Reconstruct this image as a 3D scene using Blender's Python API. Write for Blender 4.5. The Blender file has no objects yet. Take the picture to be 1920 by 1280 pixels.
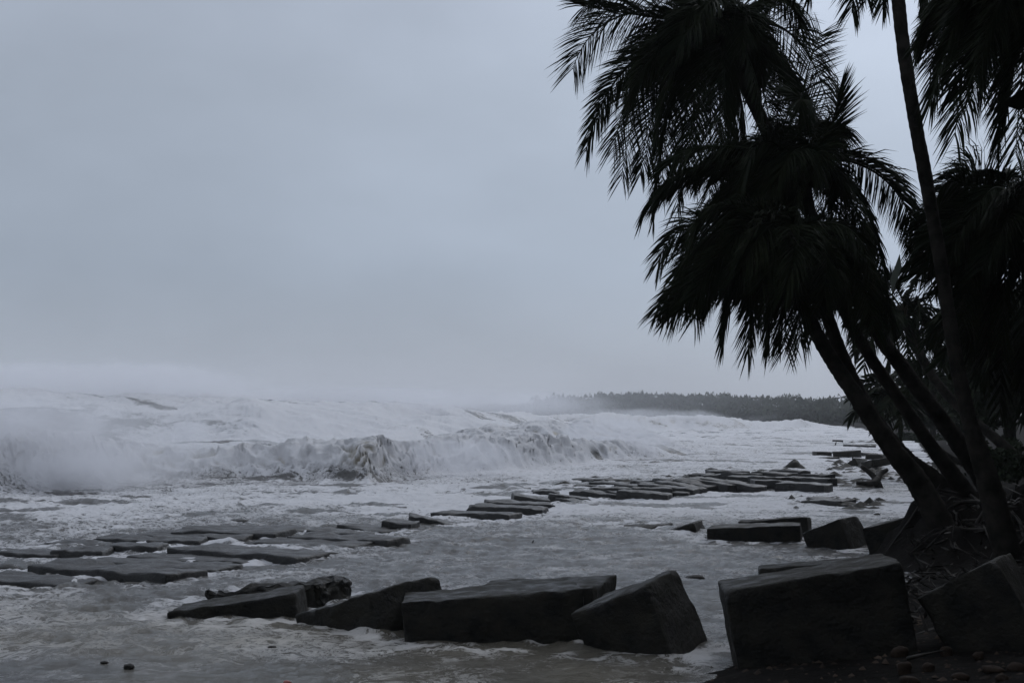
import bpy, math, random
import numpy as np
from mathutils import Vector, Matrix
random.seed(7)
RNG = np.random.default_rng(11)
SC = bpy.context.scene
COL = SC.collection

# ------------------------------------------------------------------ camera
F, HOR, CAMZ = 2667.0, 782.0, 2.5          # focal length in photo pixels, horizon row, eye height
cam_d = bpy.data.cameras.new('camera')
cam = bpy.data.objects.new('camera', cam_d)
COL.objects.link(cam)
cam.location = (0, 0, CAMZ)
cam.rotation_euler = (math.radians(90), 0, 0)
cam_d.sensor_width = 36
cam_d.lens = 36 * F / 1920
cam_d.shift_y = (HOR - 640) / 1920
cam_d.clip_start = 0.1
cam_d.clip_end = 12000
SC.camera = cam

# ------------------------------------------------------------------ sky, sun, exposure
SUN_EL, SUN_AZ = math.radians(38), math.radians(30)      # azimuth from +Y towards +X
world = bpy.data.worlds.new('World')
SC.world = world
world.use_nodes = True
nt = world.node_tree
nt.nodes.clear()
def N(t, kind, **kw):
    n = t.nodes.new(kind)
    for k, v in kw.items():
        setattr(n, k, v)
    return n
out = N(nt, 'ShaderNodeOutputWorld')
mixs = N(nt, 'ShaderNodeMixShader')
sky = N(nt, 'ShaderNodeTexSky')
sky.sky_type = 'NISHITA'
sky.sun_disc = False
sky.sun_elevation = SUN_EL
sky.sun_rotation = SUN_AZ
bg1 = N(nt, 'ShaderNodeBackground'); bg1.inputs[1].default_value = 0.05
bg2 = N(nt, 'ShaderNodeBackground'); bg2.inputs[1].default_value = 1.0
tc = N(nt, 'ShaderNodeTexCoord')
sep = N(nt, 'ShaderNodeSeparateXYZ')
nt.links.new(tc.outputs['Generated'], sep.inputs[0])
ramp = N(nt, 'ShaderNodeValToRGB')              # overcast deck: brightness by height
cr = ramp.color_ramp
cr.elements[0].position = 0.0; cr.elements[0].color = (0.370, 0.410, 0.485, 1)
cr.elements[1].position = 1.0; cr.elements[1].color = (0.62, 0.68, 0.80, 1)
e = cr.elements.new(0.10); e.color = (0.325, 0.378, 0.462, 1)
e = cr.elements.new(0.22); e.color = (0.345, 0.395, 0.475, 1)
e = cr.elements.new(0.40); e.color = (0.42, 0.47, 0.57, 1)
nt.links.new(sep.outputs['Z'], ramp.inputs[0])
mp = N(nt, 'ShaderNodeMapping'); mp.inputs['Scale'].default_value = (1.0, 1.0, 2.0); mp.inputs['Rotation'].default_value = (0.15, 0.25, 0)
nz = N(nt, 'ShaderNodeTexNoise'); nz.inputs['Scale'].default_value = 3.4; nz.inputs['Detail'].default_value = 5; nz.inputs['Roughness'].default_value = 0.5
nt.links.new(tc.outputs['Generated'], mp.inputs[0]); nt.links.new(mp.outputs[0], nz.inputs[0])
mr = N(nt, 'ShaderNodeMapRange'); mr.inputs[1].default_value = 0.3; mr.inputs[2].default_value = 0.7; mr.inputs[3].default_value = 0.93; mr.inputs[4].default_value = 1.18
nt.links.new(nz.outputs[0], mr.inputs[0])
# broad brightening of the cloud deck towards the veiled sun
dotn = N(nt, 'ShaderNodeVectorMath', operation='DOT_PRODUCT')
nt.links.new(tc.outputs['Generated'], dotn.inputs[0])
dotn.inputs[1].default_value = (math.sin(SUN_AZ) * math.cos(SUN_EL), math.cos(SUN_AZ) * math.cos(SUN_EL), math.sin(SUN_EL))
mr2 = N(nt, 'ShaderNodeMapRange'); mr2.interpolation_type = 'SMOOTHSTEP'
mr2.inputs[1].default_value = 0.66; mr2.inputs[2].default_value = 1.0; mr2.inputs[3].default_value = 0.96; mr2.inputs[4].default_value = 1.7
nt.links.new(dotn.outputs['Value'], mr2.inputs[0])
mul = N(nt, 'ShaderNodeMath', operation='MULTIPLY')
nt.links.new(mr.outputs[0], mul.inputs[0]); nt.links.new(mr2.outputs[0], mul.inputs[1])
vm = N(nt, 'ShaderNodeVectorMath', operation='SCALE')
nt.links.new(ramp.outputs[0], vm.inputs[0]); nt.links.new(mul.outputs[0], vm.inputs['Scale'])
nt.links.new(vm.outputs[0], bg2.inputs[0])
nt.links.new(sky.outputs[0], bg1.inputs[0])
mixs.inputs[0].default_value = 0.93
nt.links.new(bg1.outputs[0], mixs.inputs[1]); nt.links.new(bg2.outputs[0], mixs.inputs[2])
nt.links.new(mixs.outputs[0], out.inputs[0])

sun_d = bpy.data.lights.new('sun', 'SUN')
sun_d.energy = 0.5
sun_d.angle = math.radians(40)
sun_d.color = (1.0, 0.97, 0.93)
sun = bpy.data.objects.new('sun', sun_d); COL.objects.link(sun)
sdir = Vector((math.sin(SUN_AZ) * math.cos(SUN_EL), math.cos(SUN_AZ) * math.cos(SUN_EL), math.sin(SUN_EL)))
sun.rotation_euler = sdir.to_track_quat('Z', 'Y').to_euler()
sun.location = (20, 40, 60)

SC.view_settings.view_transform = 'Standard'
SC.view_settings.look = 'None'
SC.view_settings.exposure = 0.0
SC.view_settings.gamma = 1.0
SC.view_settings.use_curve_mapping = False
SC.render.engine = 'CYCLES'
SC.cycles.use_denoising = True
SC.cycles.max_bounces = 6
SC.cycles.diffuse_bounces = 2
SC.cycles.glossy_bounces = 2
SC.cycles.transparent_max_bounces = 8
SC.cycles.volume_bounces = 3
SC.cycles.volume_step_rate = 1.0
SC.cycles.volume_max_steps = 96

# ------------------------------------------------------------------ helpers
def P(px, py, Y):
    """world point at distance Y that stands at photo pixel (px, py)"""
    return Vector(((px - 960) / F * Y, Y, CAMZ - (py - HOR) / F * Y))
def PZ(px, py, z=0.0):
    Y = F * (CAMZ - z) / (py - HOR)
    return Vector(((px - 960) / F * Y, Y, z))

def tag(o, label=None, cat=None, group=None, kind=None):
    if cat and not kind: kind = 'thing'
    if label: o['label'] = label
    if cat: o['category'] = cat
    if group: o['group'] = group
    if kind: o['kind'] = kind
    return o
def empty(name, loc):
    o = bpy.data.objects.new(name, None)
    o.empty_display_size = 0.3
    COL.objects.link(o); o.location = loc
    return o
def mesh_np(name, V, faces, mat, parent=None, smooth=False, origin=None, mats=None, midx=None):
    """V (n,3) array in world space; faces array (m,4)/(m,3) or list of arrays"""
    V = np.asarray(V, dtype=np.float64)
    if origin is None:
        if parent is not None: origin = np.array(parent.location)
        else:
            origin = np.array([(V[:,0].min()+V[:,0].max())/2, (V[:,1].min()+V[:,1].max())/2, V[:,2].min()])
    me = bpy.data.meshes.new(name)
    if isinstance(faces, np.ndarray): faces = [faces]
    nv = len(V)
    me.vertices.add(nv)
    me.vertices.foreach_set('co', (V - origin).astype(np.float32).ravel())
    loops = np.concatenate([f.ravel() for f in faces]).astype(np.int32)
    sizes = np.concatenate([np.full(len(f), f.shape[1]) for f in faces]).astype(np.int32)
    starts = np.concatenate([[0], np.cumsum(sizes)[:-1]]).astype(np.int32)
    me.loops.add(len(loops)); me.polygons.add(len(sizes))
    me.loops.foreach_set('vertex_index', loops)
    me.polygons.foreach_set('loop_start', starts)
    if smooth: me.polygons.foreach_set('use_smooth', np.ones(len(sizes), dtype=bool))
    me.update(calc_edges=True); me.validate()
    if mat: me.materials.append(mat)
    o = bpy.data.objects.new(name, me)
    COL.objects.link(o)
    if parent is not None:
        o.parent = parent; o.location = (0, 0, 0)
    else:
        o.location = origin
    return o

# ---- lattice noise in numpy
def _hash(ix, iy, iz, seed):
    h = (ix.astype(np.int64) * 374761393 + iy.astype(np.int64) * 668265263 + iz.astype(np.int64) * 2147483647 + seed * 974711) & 0xFFFFFFFF
    h = ((h ^ (h >> 13)) * 1274126177) & 0xFFFFFFFF
    h = (h ^ (h >> 16))
    return (h & 0xFFFFFF) / float(0xFFFFFF) * 2 - 1
def noise2(x, y, seed=0):
    ix, iy = np.floor(x), np.floor(y)
    fx, fy = x - ix, y - iy
    ux, uy = fx * fx * fx * (fx * (fx * 6 - 15) + 10), fy * fy * fy * (fy * (fy * 6 - 15) + 10)
    z = np.zeros_like(ix)
    a = _hash(ix, iy, z, seed); b = _hash(ix + 1, iy, z, seed); c = _hash(ix, iy + 1, z, seed); d = _hash(ix + 1, iy + 1, z, seed)
    return (a * (1 - ux) + b * ux) * (1 - uy) + (c * (1 - ux) + d * ux) * uy
def noise3(x, y, z, seed=0):
    iz = np.floor(z); fz = z - iz; uz = fz * fz * (3 - 2 * fz)
    out = 0
    for k, w in ((0, 1 - uz), (1, uz)):
        ix, iy = np.floor(x), np.floor(y)
        fx, fy = x - ix, y - iy
        ux, uy = fx * fx * (3 - 2 * fx), fy * fy * (3 - 2 * fy)
        a = _hash(ix, iy, iz + k, seed); b = _hash(ix + 1, iy, iz + k, seed); c = _hash(ix, iy + 1, iz + k, seed); d = _hash(ix + 1, iy + 1, iz + k, seed)
        out = out + ((a * (1 - ux) + b * ux) * (1 - uy) + (c * (1 - ux) + d * ux) * uy) * w
    return out
def fbm2(x, y, oct=4, seed=0, gain=0.5, lac=2.03):
    s = 0; a = 1; t = 0; c, sn = math.cos(0.6), math.sin(0.6)
    for k in range(oct):
        s = s + a * noise2(x, y, seed + k * 17); t += a
        a *= gain; x, y = (x * c - y * sn) * lac + 3.1, (x * sn + y * c) * lac + 7.7
    return s / t
def sstep(a, b, x):
    t = np.clip((x - a) / (b - a), 0, 1); return t * t * (3 - 2 * t)

# ------------------------------------------------------------------ materials
def new_mat(name):
    m = bpy.data.materials.new(name); m.use_nodes = True
    t = m.node_tree; bs = t.nodes['Principled BSDF']
    return m, t, bs
def col_noise(t, scale, c1, c2, lo=0.35, hi=0.65, detail=6, coord='Object', stretch=None, rough=0.6):
    tcn = N(t, 'ShaderNodeTexCoord'); src = tcn.outputs[coord]
    if stretch:
        m_ = N(t, 'ShaderNodeMapping'); m_.inputs['Scale'].default_value = stretch
        t.links.new(src, m_.inputs[0]); src = m_.outputs[0]
    n = N(t, 'ShaderNodeTexNoise'); n.inputs['Scale'].default_value = scale; n.inputs['Detail'].default_value = detail; n.inputs['Roughness'].default_value = rough
    t.links.new(src, n.inputs[0])
    r = N(t, 'ShaderNodeValToRGB'); r.color_ramp.elements[0].position = lo; r.color_ramp.elements[1].position = hi
    r.color_ramp.elements[0].color = (*c1, 1); r.color_ramp.elements[1].color = (*c2, 1)
    t.links.new(n.outputs[0], r.inputs[0])
    return r, n, src
def add_bump(t, bs, src, scale, dist, strength=1.0, detail=8, prev=None):
    n = N(t, 'ShaderNodeTexNoise'); n.inputs['Scale'].default_value = scale; n.inputs['Detail'].default_value = detail; n.inputs['Roughness'].default_value = 0.65
    t.links.new(src, n.inputs[0])
    b = N(t, 'ShaderNodeBump'); b.inputs['Strength'].default_value = strength; b.inputs['Distance'].default_value = dist
    t.links.new(n.outputs[0], b.inputs['Height'])
    if prev is not None: t.links.new(prev.outputs[0], b.inputs['Normal'])
    t.links.new(b.outputs[0], bs.inputs['Normal'])
    return b
def simple_mat(name, c1, c2, scale=3, rough=0.7, bump=0.02, bscale=12, spec=0.3, rlo=None):
    m, t, bs = new_mat(name)
    r, n, src = col_noise(t, scale, c1, c2)
    t.links.new(r.outputs[0], bs.inputs['Base Color'])
    bs.inputs['Roughness'].default_value = rough
    bs.inputs['Specular IOR Level'].default_value = spec
    if rlo is not None:
        q = N(t, 'ShaderNodeMapRange'); q.inputs[1].default_value = 0.35; q.inputs[2].default_value = 0.65; q.inputs[3].default_value = rlo; q.inputs[4].default_value = rough
        t.links.new(n.outputs[0], q.inputs[0]); t.links.new(q.outputs[0], bs.inputs['Roughness'])
    if bump: add_bump(t, bs, src, bscale, bump)
    return m
M = {}
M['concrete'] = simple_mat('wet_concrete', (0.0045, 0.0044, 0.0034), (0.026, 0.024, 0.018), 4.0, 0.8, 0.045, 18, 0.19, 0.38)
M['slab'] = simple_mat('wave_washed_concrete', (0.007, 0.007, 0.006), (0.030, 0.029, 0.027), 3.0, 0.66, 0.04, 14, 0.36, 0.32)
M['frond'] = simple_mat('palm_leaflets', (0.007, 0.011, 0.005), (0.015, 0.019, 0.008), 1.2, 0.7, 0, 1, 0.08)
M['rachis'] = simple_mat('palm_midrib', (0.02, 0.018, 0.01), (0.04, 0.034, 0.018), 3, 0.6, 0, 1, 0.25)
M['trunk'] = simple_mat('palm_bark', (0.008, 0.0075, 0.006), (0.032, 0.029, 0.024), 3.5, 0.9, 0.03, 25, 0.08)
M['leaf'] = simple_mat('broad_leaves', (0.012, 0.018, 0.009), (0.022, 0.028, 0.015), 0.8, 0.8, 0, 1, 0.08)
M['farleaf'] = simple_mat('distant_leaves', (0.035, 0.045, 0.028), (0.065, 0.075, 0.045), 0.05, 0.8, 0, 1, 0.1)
M['ground'] = simple_mat('wet_sand_and_soil', (0.005, 0.0046, 0.004), (0.012, 0.0105, 0.009), 0.9, 0.95, 0.08, 4, 0.06)
M['stone'] = simple_mat('brown_beach_stones', (0.008, 0.006, 0.005), (0.050, 0.034, 0.023), 2.3, 0.8, 0.01, 20, 0.12)
M['wood'] = simple_mat('soaked_driftwood', (0.010, 0.009, 0.007), (0.03, 0.025, 0.02), 5, 0.7, 0.01, 30, 0.3)
M['white'] = simple_mat('weathered_white_plaster', (0.45, 0.45, 0.43), (0.65, 0.65, 0.62), 2, 0.8, 0, 1, 0.2)
M['roof'] = simple_mat('grey_metal_roof', (0.12, 0.12, 0.12), (0.2, 0.2, 0.2), 2, 0.6, 0, 1, 0.3)
M['red'] = simple_mat('faded_red_plastic', (0.20, 0.05, 0.04), (0.28, 0.08, 0.06), 6, 0.5, 0, 1, 0.4)

def sea_material():
    m, t, bs = new_mat('storm_sea')
    at = N(t, 'ShaderNodeAttribute'); at.attribute_name = 'foam'
    mud = N(t, 'ShaderNodeAttribute'); mud.attribute_name = 'silt'
    geo = N(t, 'ShaderNodeNewGeometry'); pos = geo.outputs['Position']
    # distortion for lacy streaks
    d = N(t, 'ShaderNodeTexNoise'); d.inputs['Scale'].default_value = 0.9; d.inputs['Detail'].default_value = 3
    t.links.new(pos, d.inputs[0])
    ds = N(t, 'ShaderNodeVectorMath', operation='MULTIPLY_ADD'); ds.inputs[1].default_value = (1.4, 1.4, 1.4)
    t.links.new(d.outputs['Color'], ds.inputs[0]); t.links.new(pos, ds.inputs[2])
    def noise(sc, det, rough, src, lac=2.1):
        n = N(t, 'ShaderNodeTexNoise'); n.inputs['Scale'].default_value = sc; n.inputs['Detail'].default_value = det; n.inputs['Roughness'].default_value = rough
        n.inputs['Lacunarity'].default_value = lac
        t.links.new(src, n.inputs[0]); return n
    n1 = noise(0.8, 10, 0.74, ds.outputs[0])
    n2 = noise(3.6, 8, 0.72, ds.outputs[0])
    # thin filaments: |noise-0.5|
    a1 = N(t, 'ShaderNodeMath', operation='SUBTRACT'); a1.inputs[1].default_value = 0.5
    t.links.new(n2.outputs[0], a1.inputs[0])
    a2 = N(t, 'ShaderNodeMath', operation='ABSOLUTE'); t.links.new(a1.outputs[0], a2.inputs[0])
    a3 = N(t, 'ShaderNodeMath', operation='MULTIPLY_ADD'); a3.inputs[1].default_value = -3.0; a3.inputs[2].default_value = 0.26
    t.links.new(a2.outputs[0], a3.inputs[0])
    # mask = smooth(n1*1 + fil*0.8 + (foam-0.5)*1.1)
    s1 = N(t, 'ShaderNodeMath', operation='MULTIPLY_ADD'); s1.inputs[1].default_value = 0.75
    t.links.new(a3.outputs[0], s1.inputs[0]); t.links.new(n1.outputs[0], s1.inputs[2])
    s2 = N(t, 'ShaderNodeMath', operation='MULTIPLY_ADD'); s2.inputs[1].default_value = 0.95
    t.links.new(at.outputs['Fac'], s2.inputs[0]); t.links.new(s1.outputs[0], s2.inputs[2])
    mk = N(t, 'ShaderNodeMapRange'); mk.interpolation_type = 'SMOOTHSTEP'; mk.inputs[1].default_value = 0.84; mk.inputs[2].default_value = 1.14
    t.links.new(s2.outputs[0], mk.inputs[0])
    tb = N(t, 'ShaderNodeAttribute'); tb.attribute_name = 'turb'
    cv = N(t, 'ShaderNodeAttribute'); cv.attribute_name = 'cover'
    cvn = N(t, 'ShaderNodeMath', operation='MULTIPLY_ADD'); cvn.inputs[1].default_value = 0.5
    nc = N(t, 'ShaderNodeMath', operation='SUBTRACT'); nc.inputs[1].default_value = 0.5
    t.links.new(n2.outputs[0], nc.inputs[0]); t.links.new(nc.outputs[0], cvn.inputs[0]); t.links.new(cv.outputs['Fac'], cvn.inputs[2])
    cvn.use_clamp = True
    mkm = N(t, 'ShaderNodeMix', data_type='FLOAT')
    t.links.new(tb.outputs['Fac'], mkm.inputs['Factor']); t.links.new(mk.outputs[0], mkm.inputs['A']); t.links.new(cvn.outputs[0], mkm.inputs['B'])
    # colours
    water = N(t, 'ShaderNodeMix', data_type='RGBA'); water.inputs['A'].default_value = (0.045, 0.047, 0.050, 1); water.inputs['B'].default_value = (0.190, 0.165, 0.115, 1)
    t.links.new(mud.outputs['Fac'], water.inputs['Factor'])
    foamc = N(t, 'ShaderNodeMix', data_type='RGBA'); foamc.inputs['A'].default_value = (0.66, 0.665, 0.69, 1); foamc.inputs['B'].default_value = (0.44, 0.40, 0.32, 1)
    t.links.new(mud.outputs['Fac'], foamc.inputs['Factor'])
    mx = N(t, 'ShaderNodeMix', data_type='RGBA')
    t.links.new(mkm.outputs['Result'], mx.inputs['Factor']); t.links.new(water.outputs['Result'], mx.inputs['A']); t.links.new(foamc.outputs['Result'], mx.inputs['B'])
    t.links.new(mx.outputs['Result'], bs.inputs['Base Color'])
    rg = N(t, 'ShaderNodeMapRange'); rg.inputs[3].default_value = 0.11; rg.inputs[4].default_value = 0.85
    t.links.new(mkm.outputs['Result'], rg.inputs[0]); t.links.new(rg.outputs[0], bs.inputs['Roughness'])
    bs.inputs['IOR'].default_value = 1.33
    b1 = N(t, 'ShaderNodeBump'); b1.inputs['Strength'].default_value = 0.9; b1.inputs['Distance'].default_value = 0.12
    t.links.new(n2.outputs[0], b1.inputs['Height'])
    n3 = noise(11.0, 5, 0.6, pos)
    b2 = N(t, 'ShaderNodeBump'); b2.inputs['Strength'].default_value = 0.4; b2.inputs['Distance'].default_value = 0.015
    t.links.new(n3.outputs[0], b2.inputs['Height']); t.links.new(b1.outputs[0], b2.inputs['Normal'])
    t.links.new(b2.outputs[0], bs.inputs['Normal'])
    return m
M['sea'] = sea_material()

# ------------------------------------------------------------------ the shoreline and the ground
SHORE = np.array([(-60, 2), (-20, 5.5), (-6, 8.5), (-1.5, 10.2), (0.6, 11.8), (1.7, 13.3), (2.6, 14.6), (4.2, 18), (6.0, 22), (6.9, 24.6), (8.2, 28), (11.5, 38), (14.5, 48),
                  (25, 85), (48, 170), (73, 300), (84, 400), (70, 500), (30, 640), (-20, 820), (-60, 1000), (-70, 1500), (-60, 3000)], dtype=float)
def shore_dist(x, y):
    """signed distance to the shoreline, + on land (to the right)"""
    best = np.full(x.shape, 1e18); sgn = np.zeros(x.shape)
    for k in range(len(SHORE) - 1):
        ax, ay = SHORE[k]; bx, by = SHORE[k + 1]
        dx, dy = bx - ax, by - ay; L2 = dx * dx + dy * dy
        t = np.clip(((x - ax) * dx + (y - ay) * dy) / L2, 0, 1)
        d2 = (x - ax - t * dx) ** 2 + (y - ay - t * dy) ** 2
        s = np.sign(dy * (x - ax) - dx * (y - ay))
        upd = d2 < best - 1e-9
        best = np.where(upd, d2, best); sgn = np.where(upd, s, sgn)
    return np.sqrt(best) * sgn
def ground_z(x, y):
    x = np.asarray(x, float); y = np.asarray(y, float)
    s = shore_dist(x, y)
    z = np.where(s < 0, np.maximum(s * 0.16, -1.6), 0.9 * (1 - np.exp(-np.maximum(s, 0) * 0.16)) + np.minimum(np.maximum(s, 0) * 0.008, 3.0))
    m1 = np.exp(-(((x - 8.5) / 2.0) ** 2 + ((y - 24.8) / 2.2) ** 2) ** 2.6)
    z = z + m1 * (0.80 + 0.35 * noise2(x * 1.6, y * 1.6, 61) + 0.22 * noise2(x * 4.1, y * 4.1, 62))
    z = z + fbm2(x * 0.9, y * 0.9, 4, 5) * 0.10 * sstep(-1, 1, s) * sstep(500, 60, np.abs(y)) 
    z = z + fbm2(x * 3.1, y * 3.1, 3, 25) * 0.05 * sstep(-0.5, 0.6, s) * sstep(90, 30, np.abs(y))
    return z
def gz(x, y): return float(ground_z(np.array([x]), np.array([y]))[0])

def grid_faces(nr, nc):
    i = np.arange(nr - 1)[:, None] * nc + np.arange(nc - 1)[None, :]
    i = i.ravel()
    return np.stack([i, i + 1, i + nc + 1, i + nc], 1)
def add_attr(o, name, vals):
    a = o.data.attributes.new(name, 'FLOAT', 'POINT'); a.data.foreach_set('value', vals.astype(np.float32).ravel())

ys = np.concatenate([np.linspace(-60, 4, 30), np.linspace(4.5, 34, 180), np.geomspace(34.6, 4500, 110)])
cx = np.concatenate([-np.geomspace(1, 40, 20)[::-1] * 50, np.linspace(-45, -5, 20), np.linspace(-4, 22, 260), np.linspace(23, 90, 50), np.geomspace(1, 30, 20) * 95])
GX, GY = np.meshgrid(cx, ys)
GZ = ground_z(GX, GY)
o = mesh_np('beach_ground', np.stack([GX.ravel(), GY.ravel(), GZ.ravel()], 1), grid_faces(len(ys), len(cx)), M['ground'], smooth=True)
tag(o, 'dark wet sand and soil beach rising to a root mound under the palms', kind='structure')

# ------------------------------------------------------------------ foreground block data (needed by the sea for foam round them)
# corner0, corner1, corner2 as (px, py, distance); height; roughness; label
BLOCKS = [
 ('concrete_block', (552,1112,17.8), (312,1149,17.8), (575,1094,18.7), 0.75, 0.05, 'low wedge of a sunken block, farthest left of the near row'),
 ('concrete_block', (600,1092,19.0), (385,1108,19.6), (632,1086,20.0), 0.9, 0.16, 'crumbled round-topped block behind the leftmost wedge of the near row'),
 ('concrete_block', (690,1112,16.5), (552,1152,17.3), (794,1086,17.7), 0.95, 0.05, 'tilted block rising to the right, between the low wedge and the long flat block'),
 ('concrete_block', (752,1130,15.8), (1092,1103,15.9), (742,1112,17.0), 1.0, 0.035, 'long flat topped block with a tall dark front in the middle of the near row'),
 ('concrete_block', (872,1108,17.1), (1112,1098,16.7), (885,1090,18.5), 0.9, 0.05, 'block lying right behind the long flat topped block, top sloping towards the viewer'),
 ('concrete_block', (1207,1100,14.9), (1068,1152,15.3), (1272,1060,15.9), 1.15, 0.04, 'steeply tipped block standing on its corner, left of the gap to the biggest block'),
 ('concrete_block', (1357,1108,13.9), (1692,1052,13.75), (1385,1081,15.0), 1.25, 0.03, 'biggest nearest block with a straight dark front, beside the gravel'),
 ('concrete_block', (1424,1066,17.4), (1642,1046,17.2), (1440,1060,18.3), 0.9, 0.03, 'block whose dark edge shows just behind the biggest nearest block'),
 ('concrete_block', (1862,1046,13.6), (1718,1122,13.9), (1896,1036,14.7), 1.35, 0.03, 'tipped block at the right edge with one paler face, above the gravel'),
 # second row
 ('concrete_block', (1210,987,32.0), (1122,990,32.8), (1216,982,33.4), 0.5, 0.12, 'low crumbling block awash alone left of the small wedge in the second row'),
 ('concrete_block', (1240,999,30.6), (1300,981,30.4), (1245,995,31.8), 0.6, 0.05, 'small dark wedge left of the long low block in the second row'),
 ('concrete_block', (1325,991,28.6), (1500,984,28.2), (1345,983,29.8), 0.75, 0.03, 'long low block with a level top in the second row'),
 ('concrete_block', (1385,976,30.6), (1513,970,30.2), (1400,973,31.6), 0.75, 0.04, 'block lying behind the long low block of the second row'),
 ('concrete_block', (1572,972,27.0), (1503,1000,27.4), (1606,968,28.0), 0.95, 0.03, 'tipped block in the second row, its peak left of the root mound'),
 ('concrete_block', (1616,990,25.6), (1705,968,25.2), (1630,985,26.8), 0.8, 0.03, 'block half buried in the left foot of the root mound'),
 # third row and beyond
 ('concrete_block', (1552,907,54), (1600,906,53.4), (1560,904,55.4), 0.45, 0.02, 'squat block right of the long bar in the third row, under the forked driftwood'),
 ('concrete_block', (1640,936,42), (1585,951,42.3), (1651,934,43.2), 0.6, 0.03, 'sharp topped block in the shallows left of the main palm foot'),
 ('concrete_block', (1526,858,86), (1554,858,85), (1528,856,87.2), 0.9, 0.02, 'front cube of the far cluster of blocks right of the dark cone shaped rock'),
 ('concrete_block', (1532,847,90), (1560,847,90), (1534,846,91.5), 0.9, 0.02, 'cube standing behind the front cube of the far cluster'),
 ('concrete_block', (1561,847,88), (1590,846,87), (1563,845,89.5), 1.0, 0.02, 'right hand cube of the far cluster of blocks'),
 ('concrete_block', (1602,858,72), (1584,871,72.4), (1614,868,73), 0.9, 0.02, 'diamond shaped tipped block with driftwood at its foot, left of the main trunk'),
 ('concrete_block', (1622,851,84), (1655,852,83.5), (1624,850,85.6), 0.9, 0.02, 'block just left of the main palm trunk, beyond the diamond shaped one'),
 ('concrete_block', (1567,825,140), (1581,825,140), (1569,824,141.5), 0.4, 0.02, 'farthest tiny block in the surf, above the cluster of cubes'),
 ('concrete_block', (1636,862,66), (1612,866,67), (1642,861,67.5), 0.35, 0.05, 'low slab like block against the left side of the main trunk'),
]
def block_frame(c0, c1, c2):
    p0, p1, p2 = P(*c0), P(*c1), P(*c2)
    u = p1 - p0; lu = u.length; u = u / lu
    v = p2 - p0; v = v - u * v.dot(u); lv = v.length; v = v / lv
    w = u.cross(v)
    if w.z > 0: w = -w
    return p0, u, lu, v, lv, w
# ------------------------------------------------------------------ slabs of the broken causeway: front top edge (px,py)-(px,py), top height left/right, width
SL = [
 ((46,1056),(308,1079),.22,.14,1.25,'thick broken slab with a black front face, nearest of the left group'),
 ((146,1051),(398,1068),.10,.05,1.0,'thin slab just behind the nearest thick slab of the left group'),
 ((235,1044),(470,1055),.10,.02,1.1,'slab sinking at its right end, in front of the widest slab of the left group'),
 ((310,1025),(556,1045),.20,.12,1.7,'widest slab of the left group, pale wet top and black front'),
 ((-60,1032),(100,1039),.12,.08,1.2,'slab cut by the left edge of the photo, below a narrower one'),
 ((92,1031),(193,1033),.15,.12,1.1,'short slab with rounded end right of the slab cut by the left edge'),
 ((81,1018),(190,1022),.10,.07,1.1,'thin slab awash beyond the short rounded one at far left'),
 ((187,1021),(294,1023),.16,.14,1.0,'short rounded slab in the middle of the left group'),
 ((162,1009),(280,1014),.14,.10,1.2,'slab behind the short rounded slab in the middle of the left group'),
 ((275,1011),(377,1013),.15,.12,1.0,'short slab touching the far corner of the widest slab'),
 ((255,1003),(456,1008),.13,.12,1.2,'long slim slab in the far part of the left group'),
 ((319,995),(517,1000),.20,.18,1.4,'long slab with a clean dark front, second from the back of the left group'),
 ((381,988),(490,992),.10,.08,1.2,'thin slab at the back of the left group, awash'),
 ((490,990),(558,995),.12,.08,1.1,'small slab right of the back of the left group'),
 ((577,994),(683,1002),.18,.10,1.2,'slab with a lifted left end beside the gap in the causeway'),
 ((536,1006),(725,1013),.14,.16,1.1,'slim slab ending in a blunt nose at the right of the left group'),
 ((455,1014),(648,1024),.09,.09,1.4,'slab covered by wash, right of the widest slab'),
 ((629,983),(716,997),.16,.03,1.0,'slab dipping right, farthest right of the left group'),
 ((713,977),(768,982),.24,.18,1.1,'humped dark slab with a stick standing at its right end'),
 ((-60,1082),(140,1096),.12,.03,1.3,'rough edged slab at far left in front of the thick slab'),
 ((669,948),(760,950),.06,.06,1.2,'thin dark slab awash beyond the humped slab'),
 ((766,968),(857,982),.26,.04,1.1,'wedge slab running down right behind the standing stick'),
 ((806,960),(953,964),.16,.16,1.2,'long level slab right of the wedge slab with the stick'),
 ((873,947),(1016,955),.26,.16,1.3,'long thick slab at the head of the middle row'),
 ((913,940),(1040,947),.24,.10,1.1,'slab tucked behind the long thick slab of the middle row'),
 ((964,929),(1033,938),.30,.12,1.1,'short lifted slab with a knobbly left end in the middle row'),
 ((1040,934),(1095,943),.20,.08,1.0,'short dark slab dipping right in the middle row'),
 ((1030,925),(1107,935),.30,.10,1.0,'slab with a raised dark head behind the short dipping one'),
 ((1012,916),(1063,917),.16,.14,1.2,'short level slab at the left of the crowded far slabs'),
 ((1068,920),(1157,928),.26,.14,1.2,'straight slab with dark face in front of the crowded far slabs'),
 ((870,915),(967,918),.07,.07,1.3,'slab barely breaking the surface left of the far slabs'),
 ((822,932),(887,931),.05,.05,1.0,'thin slab sliver awash, left of the knobbly lifted slab'),
 ((1452,904),(1545,909),.42,.36,1.3,'long bar like slab with a black front, left of the squat block'),
 ((1500,938),(1575,939),.10,.16,1.2,'thin slab with an upturned right end in the shallows'),
 ((1537,935),(1606,936),.12,.08,1.2,'thin slab beyond the one with the upturned end'),
 ((1559,846),(1632,849),.3,.25,1.2,'flat slab lying beyond the far cluster of cubes'),
 ((1580,833),(1628,835),.25,.2,1.5,'farthest flat slab in the surf near the tiny block'),
]
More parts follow.
